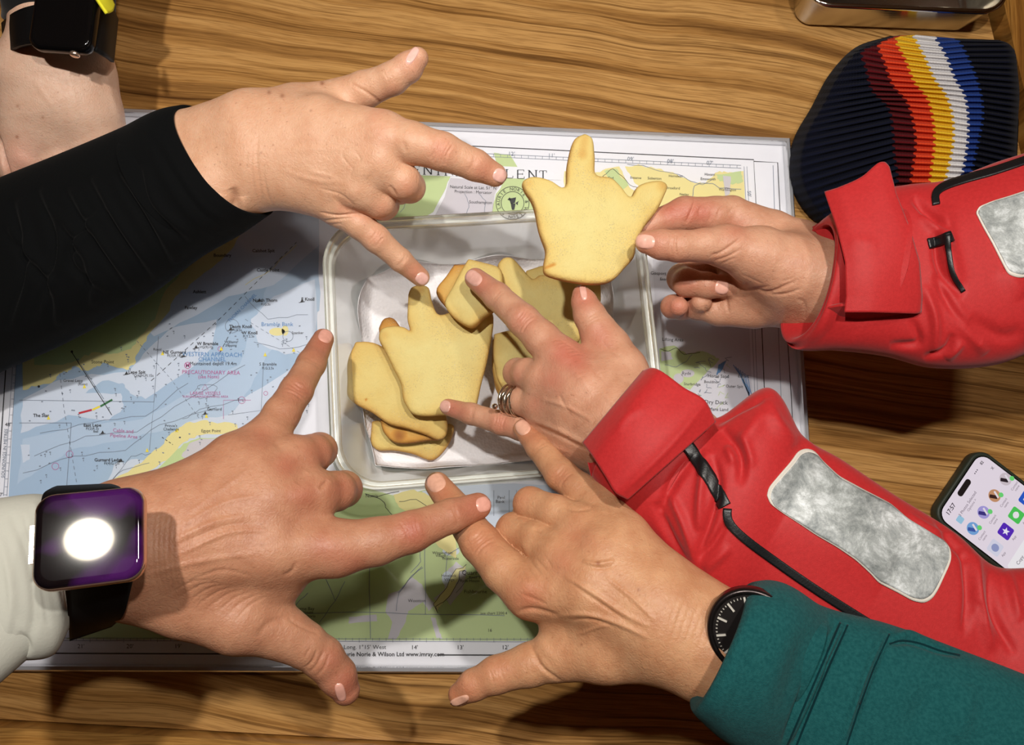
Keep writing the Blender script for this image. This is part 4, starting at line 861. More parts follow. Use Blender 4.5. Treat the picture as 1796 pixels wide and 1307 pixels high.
def nail(arm, tree, cx, cy, dx, dy, ln, wd, c, lift=.0007):
    d = np.array([dx, dy], float); d /= np.linalg.norm(d); s = np.array([-d[1], d[0]]); V = []; nr, na = 6, 26; last = None; ok = True
    pts = [(0, 0)]+[(r/nr, a) for r in range(1, nr+1) for a in range(na)]
    c0, n0 = hit(tree, cx, cy)
    if c0 is None: return
    for r, a in pts:
        th = 2*math.pi*a/na; u = math.cos(th); v = math.sin(th); k = (abs(u)**2.8+abs(v)**2.8)**(-1/2.8)
        q = np.array([cx, cy])+d*(u*k*r*ln/2)+s*(v*k*r*wd/2); p, nn = hit(tree, *q)
        if p is None or abs(p[2]-c0[2]) > .012:
            p = P(q[0], q[1], c0[2]-.004); loc, nn_, i_, d_ = tree.find_nearest(Vector(p)); p = np.array(loc); nn = np.array(nn_)
        free = max(0, u*k*r-.55)*.0009
        V.append(p+nn*(lift*(1 if r < .9 else -.2)+free))
    F = [(0, 1+a, 1+(a+1) % na) for a in range(na)]
    for r in range(nr-1):
        for a in range(na): F.append((1+r*na+a, 1+(r+1)*na+a, 1+(r+1)*na+(a+1) % na, 1+r*na+(a+1) % na))
    mk('fingernail', np.array(V), F, nailmat(c), arm)
def knuckle(x, y, dx, dy, w, n=4, gap=4.5, amp=-.55, curve=.25):
    """creases across a finger joint at x,y; dx,dy = finger direction; w = half crease length px"""
    d = np.array([dx, dy], float); d /= np.linalg.norm(d); s = np.array([-d[1], d[0]]); out = []
    out.append(([(x, y)], w*.75, .55))
    for k in range(n):
        o = (k-(n-1)/2)*gap; c = np.array([x, y])+d*o; ww = w*(1-.12*abs(k-(n-1)/2)); b = -curve*w*np.sign(o if abs(o) > .1 else 1)*(.3+.2*abs(o)/gap)
        out.append(([tuple(c-s*ww+d*b*-.6), tuple(c-s*ww*.5+d*b*.1), tuple(c+d*b*.35), tuple(c+s*ww*.5+d*b*.1), tuple(c+s*ww+d*b*-.6)], 2.0, amp*1.5))
    return out
def make_arm(label, palm, fingers, skinm, strokes, reds, nails, spots=(), nailc=(222, 172, 156), root=None, **kw):
    c = P(*root[:2], 0.0) if root is not None else None
    V, F = hand_surface(palm, fingers, **kw); V = sculpt(V, F, strokes)
    t = thing('person', (c[0], c[1], root[2] if len(root) > 2 else .1), label, 'person')
    o = mk('hand', V, F, skinm, t); attr(o, 'red', .62*field(V, [(a, w*1.15, b) for a, w, b in reds])); attr(o, 'spot', field(V, spots)); tr = bvh(V, F)
    for n in nails: nail(o, tr, *n, nailc)
    return t, o, tr, V, F
def sleeve(arm, secs, m, strokes=(), name='sleeve', label=None, **kw):
    V, F = tube(secs, **kw)
    if strokes: V = sculpt(V, F, strokes, .05)
    o = mk(name, V, F, m, arm)
    if label: o['label'] = label
    return o, bvh(V, F), V, F
def fade(base, n): return base

SK_UL = skin('skin_fair', (202, 152, 120), (198, 116, 94), (214, 170, 140))
SK_LB = skin('skin_tanned', (170, 116, 88), (170, 80, 66), (188, 138, 108))
SK_BR = skin('skin_sallow', (182, 128, 92), (180, 92, 70), (200, 152, 114))
SK_RD = skin('skin_pink', (188, 134, 106), (184, 84, 72), (204, 156, 128))
SK_TL = skin('skin_pale', (206, 166, 142), (202, 136, 118), (214, 180, 158))

# ---- left upper arm in the black sleeve: shaka with thumb up, index and little finger out
palm = [[(280, 268, 0.122, 48), (330, 254, 0.140, 56), (440, 222, 0.153, 60), (560, 222, 0.161, 52), (672, 240, 0.172, 44)],
        [(290, 310, 0.122, 50), (350, 290, 0.140, 58), (450, 272, 0.151, 64), (560, 268, 0.159, 52), (668, 288, 0.170, 40)],
        [(300, 360, 0.120, 46), (366, 326, 0.145, 58), (450, 306, 0.147, 54), (560, 310, 0.153, 48), (636, 332, 0.159, 38)],
        [(310, 385, 0.118, 42), (380, 346, 0.141, 50), (470, 316, 0.141, 44), (540, 332, 0.145, 40), (596, 364, 0.146, 33)],
        [(430, 235, 0.151, 52), (520, 196, 0.147, 46), (610, 172, 0.148, 33)],
        [(480, 260, 0.130, 50), (600, 270, 0.135, 42), (630, 300, 0.134, 34)]]
fing = [[(672, 240, 0.172, 43), (722, 251, 0.178, 36), (776, 266, 0.178, 32.5), (834, 290, 0.171, 26.5), (868, 307, 0.165, 20.5)],
        [(664, 288, 0.168, 40), (706, 318, 0.165, 31), (718, 328, 0.156, 27), (700, 332, 0.134, 25), (672, 326, 0.120, 22)],
        [(634, 330, 0.159, 37), (664, 352, 0.153, 30), (672, 358, 0.144, 27), (655, 360, 0.123, 24), (630, 350, 0.112, 20)],
        [(596, 366, 0.146, 31), (628, 392, 0.144, 25), (660, 419, 0.138, 23.5), (702, 456, 0.126, 20), (737, 486, 0.113, 16.5)],
        [(600, 176, 0.146, 34), (638, 158, 0.153, 31), (688, 138, 0.162, 27), (716, 118, 0.166, 25), (733, 102, 0.168, 18.5)]]
st = knuckle(774, 266, 56, 24, 26, 5, 6)+knuckle(830, 287, 56, 24, 18, 2, 5, -.4)+knuckle(660, 419, 4, 3.2, 16, 4, 5, -.4)+knuckle(706, 459, 4, 3.2, 14, 2, 4, -.35)+knuckle(683, 135, 50, -24, 16, 3, 5, -.35)
st += [([(452, 235), (450, 280), (456, 330), (462, 362)], 3, -.7), ([(444, 250), (442, 300), (448, 350)], 2.4, -.45), ([(434, 262), (431, 300)], 2, -.35), ([(462, 300), (466, 330), (476, 358)], 2.2, -.6),
       ([(405, 330), (412, 350), (410, 372)], 8, -2.2), ([(382, 340), (378, 370)], 10, 1.6), ([(425, 345), (430, 375)], 8, 1.2),
       ([(560, 372), (590, 378), (625, 376), (650, 380)], 2.2, -1.3), ([(556, 388), (590, 385), (622, 381)], 2, -.7), ([(575, 395), (600, 392)], 1.8, -.5), ([(585, 345), (605, 365), (645, 378)], 5, -.8),
       ([(683, 325), (696, 345)], 3, -1.0), ([(712, 268), (708, 248)], 4, -.7), ([(668, 240)], 26, 1.2), ([(618, 300), (648, 310)], 16, 1.0), ([(600, 330), (628, 345)], 12, .7), ([(590, 240), (640, 236)], 12, .5),
       ([(620, 262), (632, 280), (618, 290)], 2, -.4), ([(606, 258), (600, 272), (622, 300)], 2, -.35), ([(540, 300), (590, 312)], 4, .45), ([(480, 270), (540, 262), (600, 262)], 6, .4), ([(500, 300), (560, 318), (600, 318)], 5, .5),
       ([(560, 330), (600, 342), (622, 360)], 2, -.5), ([(614, 146), (640, 160), (672, 184)], 3, -.9)]
A1, H1, T1, V1, F1 = make_arm('arm in a black sleeve reaching in from the left, forefinger pointing at the held biscuit', palm, fing, SK_UL, st,
    [([(774, 264)], 22, .8), ([(850, 298)], 26, .75), ([(728, 480)], 20, .8), ([(660, 416)], 16, .5), ([(725, 110)], 26, .55), ([(655, 205), (690, 160)], 14, .35), ([(718, 335)], 22, .5), ([(672, 370)], 18, .45), ([(600, 366), (640, 384)], 10, .4), ([(668, 235)], 26, .3)],
    [(877, 308, 56, 24, 25, 25), (740, 489, 4, 3, 22, 22), (723, 98, 22, -34, 34, 15)],
    [([(565, 146)], 4, .8), ([(495, 168)], 4, .7), ([(472, 162)], 3.5, .7), ([(412, 332), (411, 350)], 6, .35), ([(545, 194)], 2, .6), ([(458, 268)], 2, .6)], root=(300, 280), nailc=(228, 180, 168))
M_BLACKF = fabric('black_jersey', (8, 9, 10), .9, .02, .35, 900, spec=.08)
sl = [(341, 187, 450, 379, .142, .66), (298, 198, 398, 414, .140, .66), (240, 225, 330, 455, .130, .60), (140, 268, 230, 530, .110, .55), (20, 318, 90, 606, .088, .55), (-90, 366, -30, 660, .075, .55), (-320, 470, -260, 780, .075, .55)]
fo = [([(262, 235), (300, 300), (352, 372), (420, 415)], 4, -1.3), ([(276, 228), (316, 300), (364, 366), (432, 402)], 5, .9), ([(250, 240), (290, 315), (340, 385), (400, 430)], 6, 1.0)]
for k, (a, b, c_) in enumerate([((60, 330), (95, 430), (60, 560)), ((110, 330), (160, 420), (230, 520)), ((150, 310), (200, 400), (270, 500)), ((200, 300), (250, 380), (300, 470)), ((170, 360), (120, 450), (180, 520)), ((20, 350), (40, 470), (10, 580)), ((90, 370), (150, 480), (150, 545)), ((240, 290), (260, 360), (330, 430)), ((0, 400), (80, 500), (90, 580))]):
    fo += [([a, b, c_], 7, -3.6), ([(a[0]+14, a[1]), (b[0]+14, b[1]-4), (c_[0]+12, c_[1]-8)], 9, 3.2)]
sleeve(A1, sl, M_BLACKF, fo, n=260, nang=180, slant=.016)

# ---- top left arm with the dark watch, fist resting on the chart edge
palm = [[(100, -120, 0.115, 76), (101, 40, 0.095, 68), (103, 110, 0.083, 68), (120, 180, 0.070, 70), (160, 240, 0.055, 50)],
        [(82, 60, 0.095, 52), (70, 130, 0.080, 70), (62, 220, 0.063, 56), (40, 290, 0.050, 42)],
        [(134, 60, 0.093, 50), (146, 130, 0.078, 52), (160, 200, 0.065, 50), (178, 255, 0.050, 40)],
        [(90, 200, 0.065, 62), (110, 270, 0.050, 44)]]
fing = [[(170, 246, 0.053, 42), (160, 290, 0.035, 34), (140, 300, 0.030, 26)], [(110, 270, 0.051, 42), (100, 318, 0.035, 34), (96, 320, 0.030, 26)], [(52, 285, 0.051, 42), (62, 325, 0.035, 34), (70, 330, 0.030, 26)], [(-10, 250, 0.047, 36), (2, 300, 0.040, 26), (6, 340, 0.030, 22)]]
st = [([(40, 278)], 26, 2.2), ([(105, 268)], 24, 1.2), ([(-6, 235), (2, 262), (12, 296), (22, 330)], 4, -4.5), ([(12, 250), (40, 276), (70, 290), (110, 282), (160, 262)], 16, 1.8), ([(65, 300), (80, 270), (110, 262)], 10, -.8), ([(20, 300), (60, 330)], 3, -.4), ([(185, 120), (196, 170), (212, 215)], 6, .8), ([(60, 140), (100, 200)], 5, .4), ([(120, 130), (140, 210)], 5, .35)]
A2, H2, T2, V2, F2 = make_arm('bare wrist and closed fist at the top left corner, wearing a black square watch', palm, fing, SK_TL, st,
    [([(34, 280)], 34, .8), ([(30, 320)], 30, .5), ([(110, 290)], 30, .4)], [], [([(30, 240)], 3, .7), ([(31, 186)], 3, .5), ([(75, 206)], 2.5, .5)], root=(100, 200))
V, F = tube([(2, 24, 203, 30, .100, .30), (2, 2, 204, -20, .118, .34), (0, -60, 205, -75, .122, .5), (-10, -220, 215, -230, .15, .5)], 50, 60); tag(mk('sleeve', V, F, fabric('black_fleece', (12, 12, 13), .85, .1), A2), 'black sleeve end')

# ---- left lower arm: cream sleeve and big watch
palm = [[(95, 980, .225, 88), (210, 977, .222, 88), (330, 965, .214, 84), (470, 965, .206, 62), (590, 962, .196, 48)],
        [(105, 965, .222, 86), (220, 952, .220, 84), (350, 925, .212, 78), (470, 880, .204, 60), (548, 868, .194, 44)],
        [(120, 955, .220, 78), (225, 932, .218, 76), (350, 880, .208, 64), (450, 830, .200, 50), (518, 806, .188, 40)],
        [(220, 905, .214, 62), (330, 868, .206, 52), (410, 805, .196, 44), (468, 768, .182, 37)],
        [(230, 1010, .214, 76), (330, 1050, .206, 66), (420, 1085, .198, 60), (500, 1112, .188, 43)],
        [(480, 1000, .19, 62), (400, 1020, .19, 76)]]
fing = [[(590, 962, .196, 48), (660, 950, .192, 41), (722, 933, .187, 35.5), (790, 905, .176, 29), (838, 888, .166, 23.5)],
        [(548, 868, .193, 42), (588, 862, .180, 34), (603, 858, .166, 31), (590, 868, .145, 27), (560, 876, .138, 22)],
        [(516, 806, .188, 40), (548, 796, .176, 33), (560, 790, .163, 30), (552, 804, .142, 26), (530, 815, .135, 20)],
        [(468, 770, .182, 37), (494, 726, .172, 31), (520, 685, .158, 28), (546, 638, .138, 24.5), (567, 595, .120, 18.5)],
        [(496, 1112, .188, 42), (532, 1130, .184, 38), (566, 1154, .178, 35), (592, 1186, .172, 32), (606, 1211, .168, 25)]]
st = knuckle(722, 932, 70, -24, 28, 5, 6)+knuckle(800, 903, 70, -26, 20, 2, 5, -.35)+knuckle(522, 686, 26, -44, 24, 4, 6, -.5)+knuckle(548, 636, 24, -48, 18, 2, 5, -.3)
st += [([(556, 1140), (548, 1160), (535, 1172)], 2.2, -.9), ([(568, 1142), (556, 1166), (544, 1180)], 2.2, -.9), ([(578, 1148), (568, 1172), (556, 1186)], 2, -.8), ([(545, 1135), (534, 1155)], 2, -.6),
       ([(560, 858), (575, 842)], 4, -1.2), ([(300, 950), (380, 915), (440, 905)], 5, .9), ([(310, 975), (400, 935), (470, 930)], 4, .8), ([(320, 920), (400, 880), (460, 870)], 5, .7), ([(330, 900), (400, 850), (440, 820)], 4, .5), ([(250, 1010), (350, 985), (450, 970)], 5, .6),
       ([(300, 962), (390, 924), (450, 917)], 3, -.6), ([(330, 1020), (390, 1000), (440, 1010)], 3, -.4), ([(520, 985), (512, 1002), (496, 1010)], 4, -.8), ([(530, 870)], 22, 1.6), ([(505, 810)], 20, 1.4), ([(580, 955)], 26, 1.0), ([(462, 762)], 20, 1.0),
       ([(540, 830), (520, 850)], 8, -.8), ([(480, 775), (500, 790)], 6, -.6), ([(505, 1085), (530, 1100), (560, 1112)], 3, -.7), ([(500, 1086), (470, 1095), (450, 1120)], 6, -.7)]
for k in range(9):
    x = 268+k*9; st.append(([(x+6, 880+k*3), (x, 940+k), (x+2, 1000), (x+14, 1050)], 1.7, -.38 if k % 2 else -.28))
for k in range(8):
    st.append(([(300+k*16, 1040+k*7), (340+k*14, 1020+k*6), (370+k*14, 1018+k*4)], 2, -.35))
A3, H3, T3, V3, F3 = make_arm('arm in a cream sleeve at the lower left with three fingers spread', palm, fing, SK_LB, st,
    [([(722, 930)], 26, .95), ([(830, 888)], 34, .7), ([(760, 915)], 16, .4), ([(568, 600)], 26, .75), ([(522, 684)], 20, .6), ([(606, 1205)], 34, .8), ([(585, 1160)], 26, .5), ([(560, 790)], 26, .5), ([(600, 860)], 26, .5), ([(530, 870)], 26, .55), ([(505, 815)], 20, .6), ([(570, 960), (620, 990)], 24, .5), ([(460, 765)], 18, .4)],
    [(848, 885, 60, -14, 26, 28, ), (571, 590, 20, -44, 22, 26), (597, 1214, 8, 30, 32, 18)],
    [([(459, 956)], 4, .4), ([(410, 975), (440, 990)], 7, .35), ([(330, 920)], 5, .3)], root=(200, 960), nailc=(214, 156, 140))
M_CREAM = fabric('cream_jersey', (176, 176, 166), .9, .05, .25, 700)
sl = [(72, 868, 118, 1108, .232, .62), (48, 868, 92, 1150, .236, .64), (0, 874, 30, 1160, .242, .62), (-60, 880, -50, 1176, .25, .6), (-240, 880, -240, 1190, .29, .6)]
sleeve(A3, sl, M_CREAM, [([(20, 900), (50, 980), (60, 1080), (40, 1150)], 9, -1.6), ([(60, 880), (84, 980), (108, 1080)], 6, 1.4), ([(0, 940), (20, 1040), (10, 1130)], 10, 1.5), ([(40, 900), (68, 1000), (85, 1100)], 5, -1.0), ([(32, 1110), (50, 1135), (44, 1150)], 6, -1.6)], n=200, nang=160)

# ---- lower right arm: teal fleece, round watch
palm = [[(1400, 1220, .232, 62), (1248, 1160, .224, 64), (1160, 1105, .220, 70), (1040, 1040, .208, 62), (932, 1035, .190, 46)],
        [(1400, 1185, .234, 64), (1252, 1135, .226, 68), (1150, 1070, .218, 74), (1060, 1000, .208, 56), (985, 975, .194, 42)],
        [(1400, 1150, .234, 60), (1262, 1112, .224, 64), (1150, 1040, .216, 62), (1080, 965, .206, 48), (1024, 925, .192, 38)],
        [(1272, 1094, .222, 52), (1160, 1020, .210, 50), (1098, 940, .200, 40), (1056, 884, .184, 33)],
        [(1242, 1174, .222, 56), (1160, 1130, .212, 66), (1060, 1140, .202, 56), (980, 1150, .190, 42)],
        [(1040, 1080, .190, 66), (1000, 1090, .186, 50)]]
fing = [[(932, 1040, .190, 46), (884, 1000, .180, 38), (842, 952, .166, 34.5), (806, 900, .146, 29), (767, 850, .128, 22)],
        [(985, 975, .194, 41), (945, 950, .180, 34), (902, 932, .160, 32), (905, 950, .140, 27), (930, 965, .132, 22)],
        [(1024, 925, .192, 37), (975, 900, .180, 31), (930, 884, .164, 29), (925, 902, .142, 25), (950, 920, .134, 20)],
        [(1052, 884, .184, 34), (1020, 862, .176, 30), (984, 833, .163, 27.5), (945, 785, .144, 22), (918, 753, .130, 18)],
        [(985, 1148, .190, 42), (930, 1166, .186, 36), (870, 1184, .182, 31), (830, 1202, .178, 26), (806, 1218, .174, 20)]]
st = knuckle(842, 950, -40, -48, 27, 5, 6)+knuckle(808, 902, -36, -46, 20, 2, 5, -.3)+knuckle(986, 835, -36, -34, 20, 4, 5.5, -.5)+knuckle(946, 786, -30, -40, 16, 2, 5, -.3)+knuckle(872, 1186, -50, 14, 14, 4, 6, -.35)
st += [([(1022, 984), (1046, 990), (1078, 984)], 3.5, 1.5), ([(1030, 993), (1060, 997), (1082, 990)], 2, -.6), ([(990, 1010), (1040, 1040), (1100, 1080), (1140, 1100)], 4, 1.1), ([(980, 1080), (1030, 1078), (1080, 1092), (1140, 1120)], 4.5, 1.2), ([(1000, 1088), (1040, 1087), (1080, 1100)], 2.5, -.6), ([(1060, 1010), (1110, 1050), (1150, 1090)], 3.5, .8), ([(1000, 1022), (1040, 1050), (1100, 1090)], 2.5, -.6),
       ([(1010, 1115), (1050, 1100), (1075, 1096)], 3, .5), ([(925, 1030)], 22, 2.0), ([(985, 985)], 20, 1.3), ([(1040, 940)], 20, 1.0), ([(1060, 890)], 16, .8), ([(905, 1075), (930, 1068), (980, 1080)], 4, -1.2), ([(915, 1040), (960, 1060)], 3, -.6),
       ([(930, 985), (950, 1010)], 2.2, -.6), ([(922, 990), (942, 1020)], 2, -.5), ([(940, 980), (962, 1005)], 2, -.5), ([(955, 975), (972, 1000)], 2, -.4), ([(915, 1000), (928, 1022)], 2, -.5), ([(910, 955), (920, 985)], 4, -.9), ([(935, 926), (950, 935)], 3, -1), ([(985, 888), (1010, 895), (1040, 892)], 3, -.8),
       ([(930, 1130), (950, 1170), (985, 1196)], 3.5, -1.2), ([(940, 1120), (975, 1160)], 8, .6)]
for k in range(8):
    x = 1170+k*12; st.append(([(x+28, 1030+k*3), (x+8, 1080+k*3), (x-8, 1130+k*3)], 1.7, -.38 if k % 2 else -.25))
A4, H4, T4, V4, F4 = make_arm('arm in a teal fleece sleeve reaching in from the lower right', palm, fing, SK_BR, st,
    [([(842, 952)], 30, .6), ([(772, 858)], 30, .7), ([(925, 1050)], 30, .8), ([(985, 985)], 24, .6), ([(1004, 940), (1030, 950)], 20, .45), ([(984, 835)], 20, .5), ([(925, 762)], 24, .6), ([(815, 1210)], 40, .6), ([(870, 1180)], 28, .45), ([(912, 870)], 22, .35), ([(870, 920)], 20, .35)],
    [(764, 846, -26, -40, 34, 34), (917, 750, -22, -32, 26, 26), (806, 1229, -36, 14, 36, 14)],
    [([(1049, 988)], 3.2, 1.0), ([(1120, 1035)], 3, .7), ([(1020, 1131)], 2, .8), ([(1050, 1120)], 6, .3), ([(981, 996)], 2, .5)], root=(1200, 1120), nailc=(216, 164, 140))
M_TEAL = fabric('teal_fleece', (18, 70, 72), .95, .04, .9, 1700, c2=(28, 82, 83), spec=.1)
sl = [(1310, 1032, 1212, 1244, .243, .92), (1334, 1022, 1226, 1262, .243, .88), (1372, 1022, 1264, 1296, .240, .74), (1440, 1062, 1330, 1336, .232, .62), (1560, 1095, 1440, 1390, .238, .62), (1690, 1142, 1580, 1450, .246, .60), (1850, 1206, 1740, 1540, .255, .60), (2100, 1330, 1980, 1700, .28, .6)]
fo = [([(1470, 1090), (1430, 1170), (1372, 1307)], 5, -3.4), ([(1486, 1094), (1448, 1180), (1392, 1307)], 4.5, -2.6), ([(1478, 1092), (1440, 1175), (1382, 1307)], 5, 1.6), ([(1562, 1108), (1530, 1180), (1486, 1307)], 4.5, -3.0), ([(1552, 1108), (1520, 1180), (1476, 1307)], 6, 1.6),
      ([(1556, 1128), (1600, 1124), (1650, 1140), (1690, 1148)], 6, -3.2), ([(1570, 1116), (1610, 1110), (1660, 1122)], 8, 2.6), ([(1330, 1060), (1290, 1160), (1250, 1260)], 12, 1.6), ([(1400, 1060), (1350, 1200), (1330, 1290)], 24, 1.4), ([(1420, 1100), (1370, 1250)], 16, -1.2), ([(1640, 1200), (1600, 1290)], 26, -2.0), ([(1700, 1200), (1680, 1300)], 20, 2.0)]
_, TR4, _, _ = sleeve(A4, sl, M_TEAL, fo, n=320, nang=220, wall=.003, slant=-.006)

# ---- middle right arm: red jacket, rings
palm = [[(1190, 790, .176, 84), (1090, 735, .170, 74), (1040, 690, .164, 58), (985, 632, .150, 39)],
        [(1190, 800, .174, 80), (1090, 750, .168, 70), (1020, 706, .160, 52), (955, 668, .146, 35)],
        [(1090, 765, .164, 62), (1010, 740, .154, 44), (950, 712, .140, 32)],
        [(1090, 785, .158, 54), (1020, 775, .148, 38), (955, 756, .130, 28)],
        [(1110, 700, .164, 52), (1090, 650, .160, 44), (1068, 608, .154, 36)],
        [(1060, 780, .148, 54), (1010, 770, .140, 40)]]
fing = [[(982, 628, .150, 37), (950, 594, .144, 31), (918, 562, .136, 28), (872, 520, .118, 24), (834, 489, .104, 19)],
        [(956, 668, .146, 33), (926, 656, .136, 27), (908, 654, .122, 25), (915, 668, .104, 22), (935, 680, .098, 18)],
        [(950, 712, .140, 30), (918, 704, .130, 25), (896, 702, .118, 22), (905, 716, .100, 19), (925, 725, .096, 16)],
        [(958, 758, .130, 28), (915, 750, .120, 23), (880, 742, .112, 21), (826, 726, .096, 18.5), (786, 714, .083, 14.5)],
        [(1068, 610, .154, 36), (1050, 582, .152, 32), (1034, 553, .150, 27.5), (1024, 528, .148, 21.5), (1019, 515, .147, 14.5)]]
st = knuckle(918, 562, -46, -42, 22, 5, 5.5)+knuckle(872, 521, -40, -36, 17, 2, 5, -.3)+knuckle(876, 741, -52, -14, 17, 4, 5, -.45)+knuckle(828, 727, -50, -14, 14, 2, 4, -.3)+knuckle(1036, 560, -16, -30, 20, 3, 6, -.35)
st += [([(980, 690), (990, 710), (1000, 722)], 3, -.6), ([(950, 700), (990, 712), (1040, 738)], 4, .9), ([(930, 735), (975, 752), (1030, 778), (1060, 780)], 4.5, 1.2), ([(940, 746), (980, 765), (1030, 790)], 3, -.9), ([(950, 775), (1000, 795)], 4, .6), ([(1000, 640), (1040, 690)], 6, .6), ([(1055, 690), (1100, 730)], 4, .5), ([(1036, 632), (1046, 655), (1060, 668)], 3, -.6),
       ([(984, 628)], 22, 1.4), ([(965, 672)], 20, 1.0), ([(1055, 598), (1075, 618), (1090, 625)], 3, -.6), ([(905, 735), (930, 745)], 3, -.9)]
for k in range(6): st.append(([(965+k*7, 600+k*5), (980+k*7, 596+k*5), (994+k*6, 603+k*4)], 1.6, -.35))
for k in range(12): x = 1000+RNG.uniform(-30, 80); y = 700+RNG.uniform(-40, 80); st.append(([(x, y), (x+14, y-8), (x+26, y-10)], 1.6, -.22))
A5, H5, T5, V5, F5 = make_arm('lower arm of the two in red sleeves, ringed hand dipping into the tub', palm, fing, SK_RD, st,
    [([(990, 620), (1010, 630)], 26, 1.0), ([(970, 665)], 24, .6), ([(918, 560)], 20, .6), ([(842, 494)], 24, .7), ([(1022, 520)], 24, .8), ([(1050, 590)], 24, .55), ([(790, 716)], 24, .8), ([(878, 742)], 20, .5), ([(900, 655)], 16, .4), ([(940, 708)], 16, .4)],
    [(831, 488, -36, -28, 30, 25), (781, 713, -40, -8, 18, 22), (1023, 512, -4, -22, 30, 12)],
    [([(1010, 750)], 6, .25)], root=(1150, 780), nailc=(214, 164, 150))

# ---- upper right arm holding the biscuit, palm side towards us
palm = [[(1560, 520, .176, 84), (1460, 496, .168, 76), (1390, 478, .168, 66), (1330, 450, .172, 52), (1270, 432, .178, 36)],
        [(1450, 500, .160, 72), (1390, 500, .152, 64), (1340, 490, .146, 52), (1300, 470, .14, 42)],
        [(1450, 480, .158, 64), (1400, 440, .152, 52), (1350, 412, .146, 42), (1310, 395, .142, 36)],
        [(1450, 515, .154, 60), (1400, 528, .148, 46), (1345, 532, .138, 38), (1290, 525, .132, 30)]]
fing = [[(1275, 432, .178, 36), (1235, 431, .182, 29), (1190, 432, .184, 27), (1160, 429, .1835, 25.5), (1134, 425, .1815, 20)],
        [(1315, 398, .142, 38), (1282, 376, .142, 31), (1255, 378, .143, 32), (1200, 376, .145, 30), (1150, 390, .146, 22), (1132, 402, .147, 17)],
        [(1310, 440, .136, 34), (1240, 470, .118, 28), (1196, 488, .120, 25), (1205, 496, .136, 24.5), (1240, 501, .142, 22.5), (1272, 504, .144, 19)],
        [(1300, 520, .130, 34), (1240, 532, .118, 27), (1196, 538, .114, 22), (1180, 538, .122, 20), (1190, 538, .13, 17)],
        [(1320, 545, .134, 32), (1262, 545, .124, 26), (1222, 538, .122, 22), (1230, 530, .134, 18)]]
st = [([(1186, 410), (1184, 430), (1188, 452)], 2, -.8), ([(1178, 412), (1175, 430), (1178, 446)], 1.8, -.4), ([(1245, 448), (1262, 444), (1290, 425), (1304, 414)], 2.5, -1.0), ([(1252, 458), (1276, 450), (1300, 436)], 2, -.7), ([(1258, 466), (1290, 452)], 1.8, -.4),
      ([(1203, 392), (1212, 372), (1220, 350)], 2.5, -1.3), ([(1232, 392), (1226, 370), (1240, 352)], 2, -.7), ([(1258, 385), (1262, 368), (1280, 352)], 2, -.6), ([(1275, 378), (1285, 365), (1300, 356)], 2, -.5), ([(1245, 388), (1246, 372)], 2, -.5),
      ([(1320, 506), (1350, 512), (1380, 500), (1400, 490)], 3, -1.2), ([(1340, 516), (1375, 516), (1408, 506)], 2.5, -.8), ([(1290, 500), (1310, 508), (1350, 502)], 3, -.8), ([(1370, 494), (1390, 488), (1396, 482)], 2, -.5), ([(1398, 525), (1410, 530), (1412, 560)], 3, -.6), ([(1300, 480), (1340, 498)], 2, -.35),
      ([(1345, 455)], 40, 1.6), ([(1275, 512), (1274, 528), (1278, 550)], 3, -1.0), ([(1238, 535), (1240, 552)], 2.5, -.8), ([(1330, 372), (1352, 392)], 3, -.5)]
A6, H6, T6, V6, F6 = make_arm('upper arm of the two in red sleeves, hand pinching the large biscuit', palm, fing, SK_RD, st,
    [([(1180, 372), (1230, 372)], 24, .9), ([(1145, 425)], 30, .5), ([(1185, 540)], 26, .75), ([(1200, 495)], 30, .5), ([(1290, 400)], 22, .4), ([(1260, 505)], 20, .35)],
    [(1132, 424, -40, -4, 34, 26), (1266, 504, 30, 4, 24, 26)], [], root=(1450, 500), nailc=(226, 172, 154))
# ------------------------------------------------------------------ red jacket sleeves
M_REDF = fabric('red_jacket_cloth', (168, 29, 31), .6, .12, .18, 1500, c2=(177, 33, 35), spec=.3)
M_TAPE = mat('black_piping', (18, 18, 20), .4, bump=.2, bscale=900); M_PATCHR = mat('pale_patch_edge', (206, 200, 190), .5)
def reflect():
    m, nt, b = newmat('reflective_patch'); L = nt.links.new; tc = nd(nt, 'ShaderNodeTexCoord')
    n = nd(nt, 'ShaderNodeTexNoise', i_Scale=60.0, i_Detail=9.0, i_Roughness=.8, i_Distortion=.3); L(tc.outputs['Object'], n.inputs['Vector'])
    r = ramp(nt, [(.34, lin((110, 116, 116))), (.5, lin((164, 168, 166))), (.62, lin((214, 218, 218)))]); L(n.outputs[0], r.inputs[0])
    n2 = nd(nt, 'ShaderNodeTexNoise', i_Scale=24.0, i_Detail=3.0); L(tc.outputs['Object'], n2.inputs['Vector']); r2 = ramp(nt, [(.4, (.72, .74, .74, 1)), (.62, (1.15, 1.15, 1.18, 1))]); L(n2.outputs[0], r2.inputs[0])
    mx = nd(nt, 'ShaderNodeMixRGB', blend_type='MULTIPLY'); mx.inputs[0].default_value = 1; L(r.outputs[0], mx.inputs[1]); L(r2.outputs[0], mx.inputs[2]); L(mx.outputs[0], b.inputs['Base Color'])
    b.inputs['Metallic'].default_value = .15; b.inputs['Roughness'].default_value = .5
    bp = nd(nt, 'ShaderNodeBump', i_Strength=.5, i_Distance=.001); L(n.outputs[0], bp.inputs['Height']); L(bp.outputs[0], b.inputs['Normal']); return m
M_REFL = reflect()
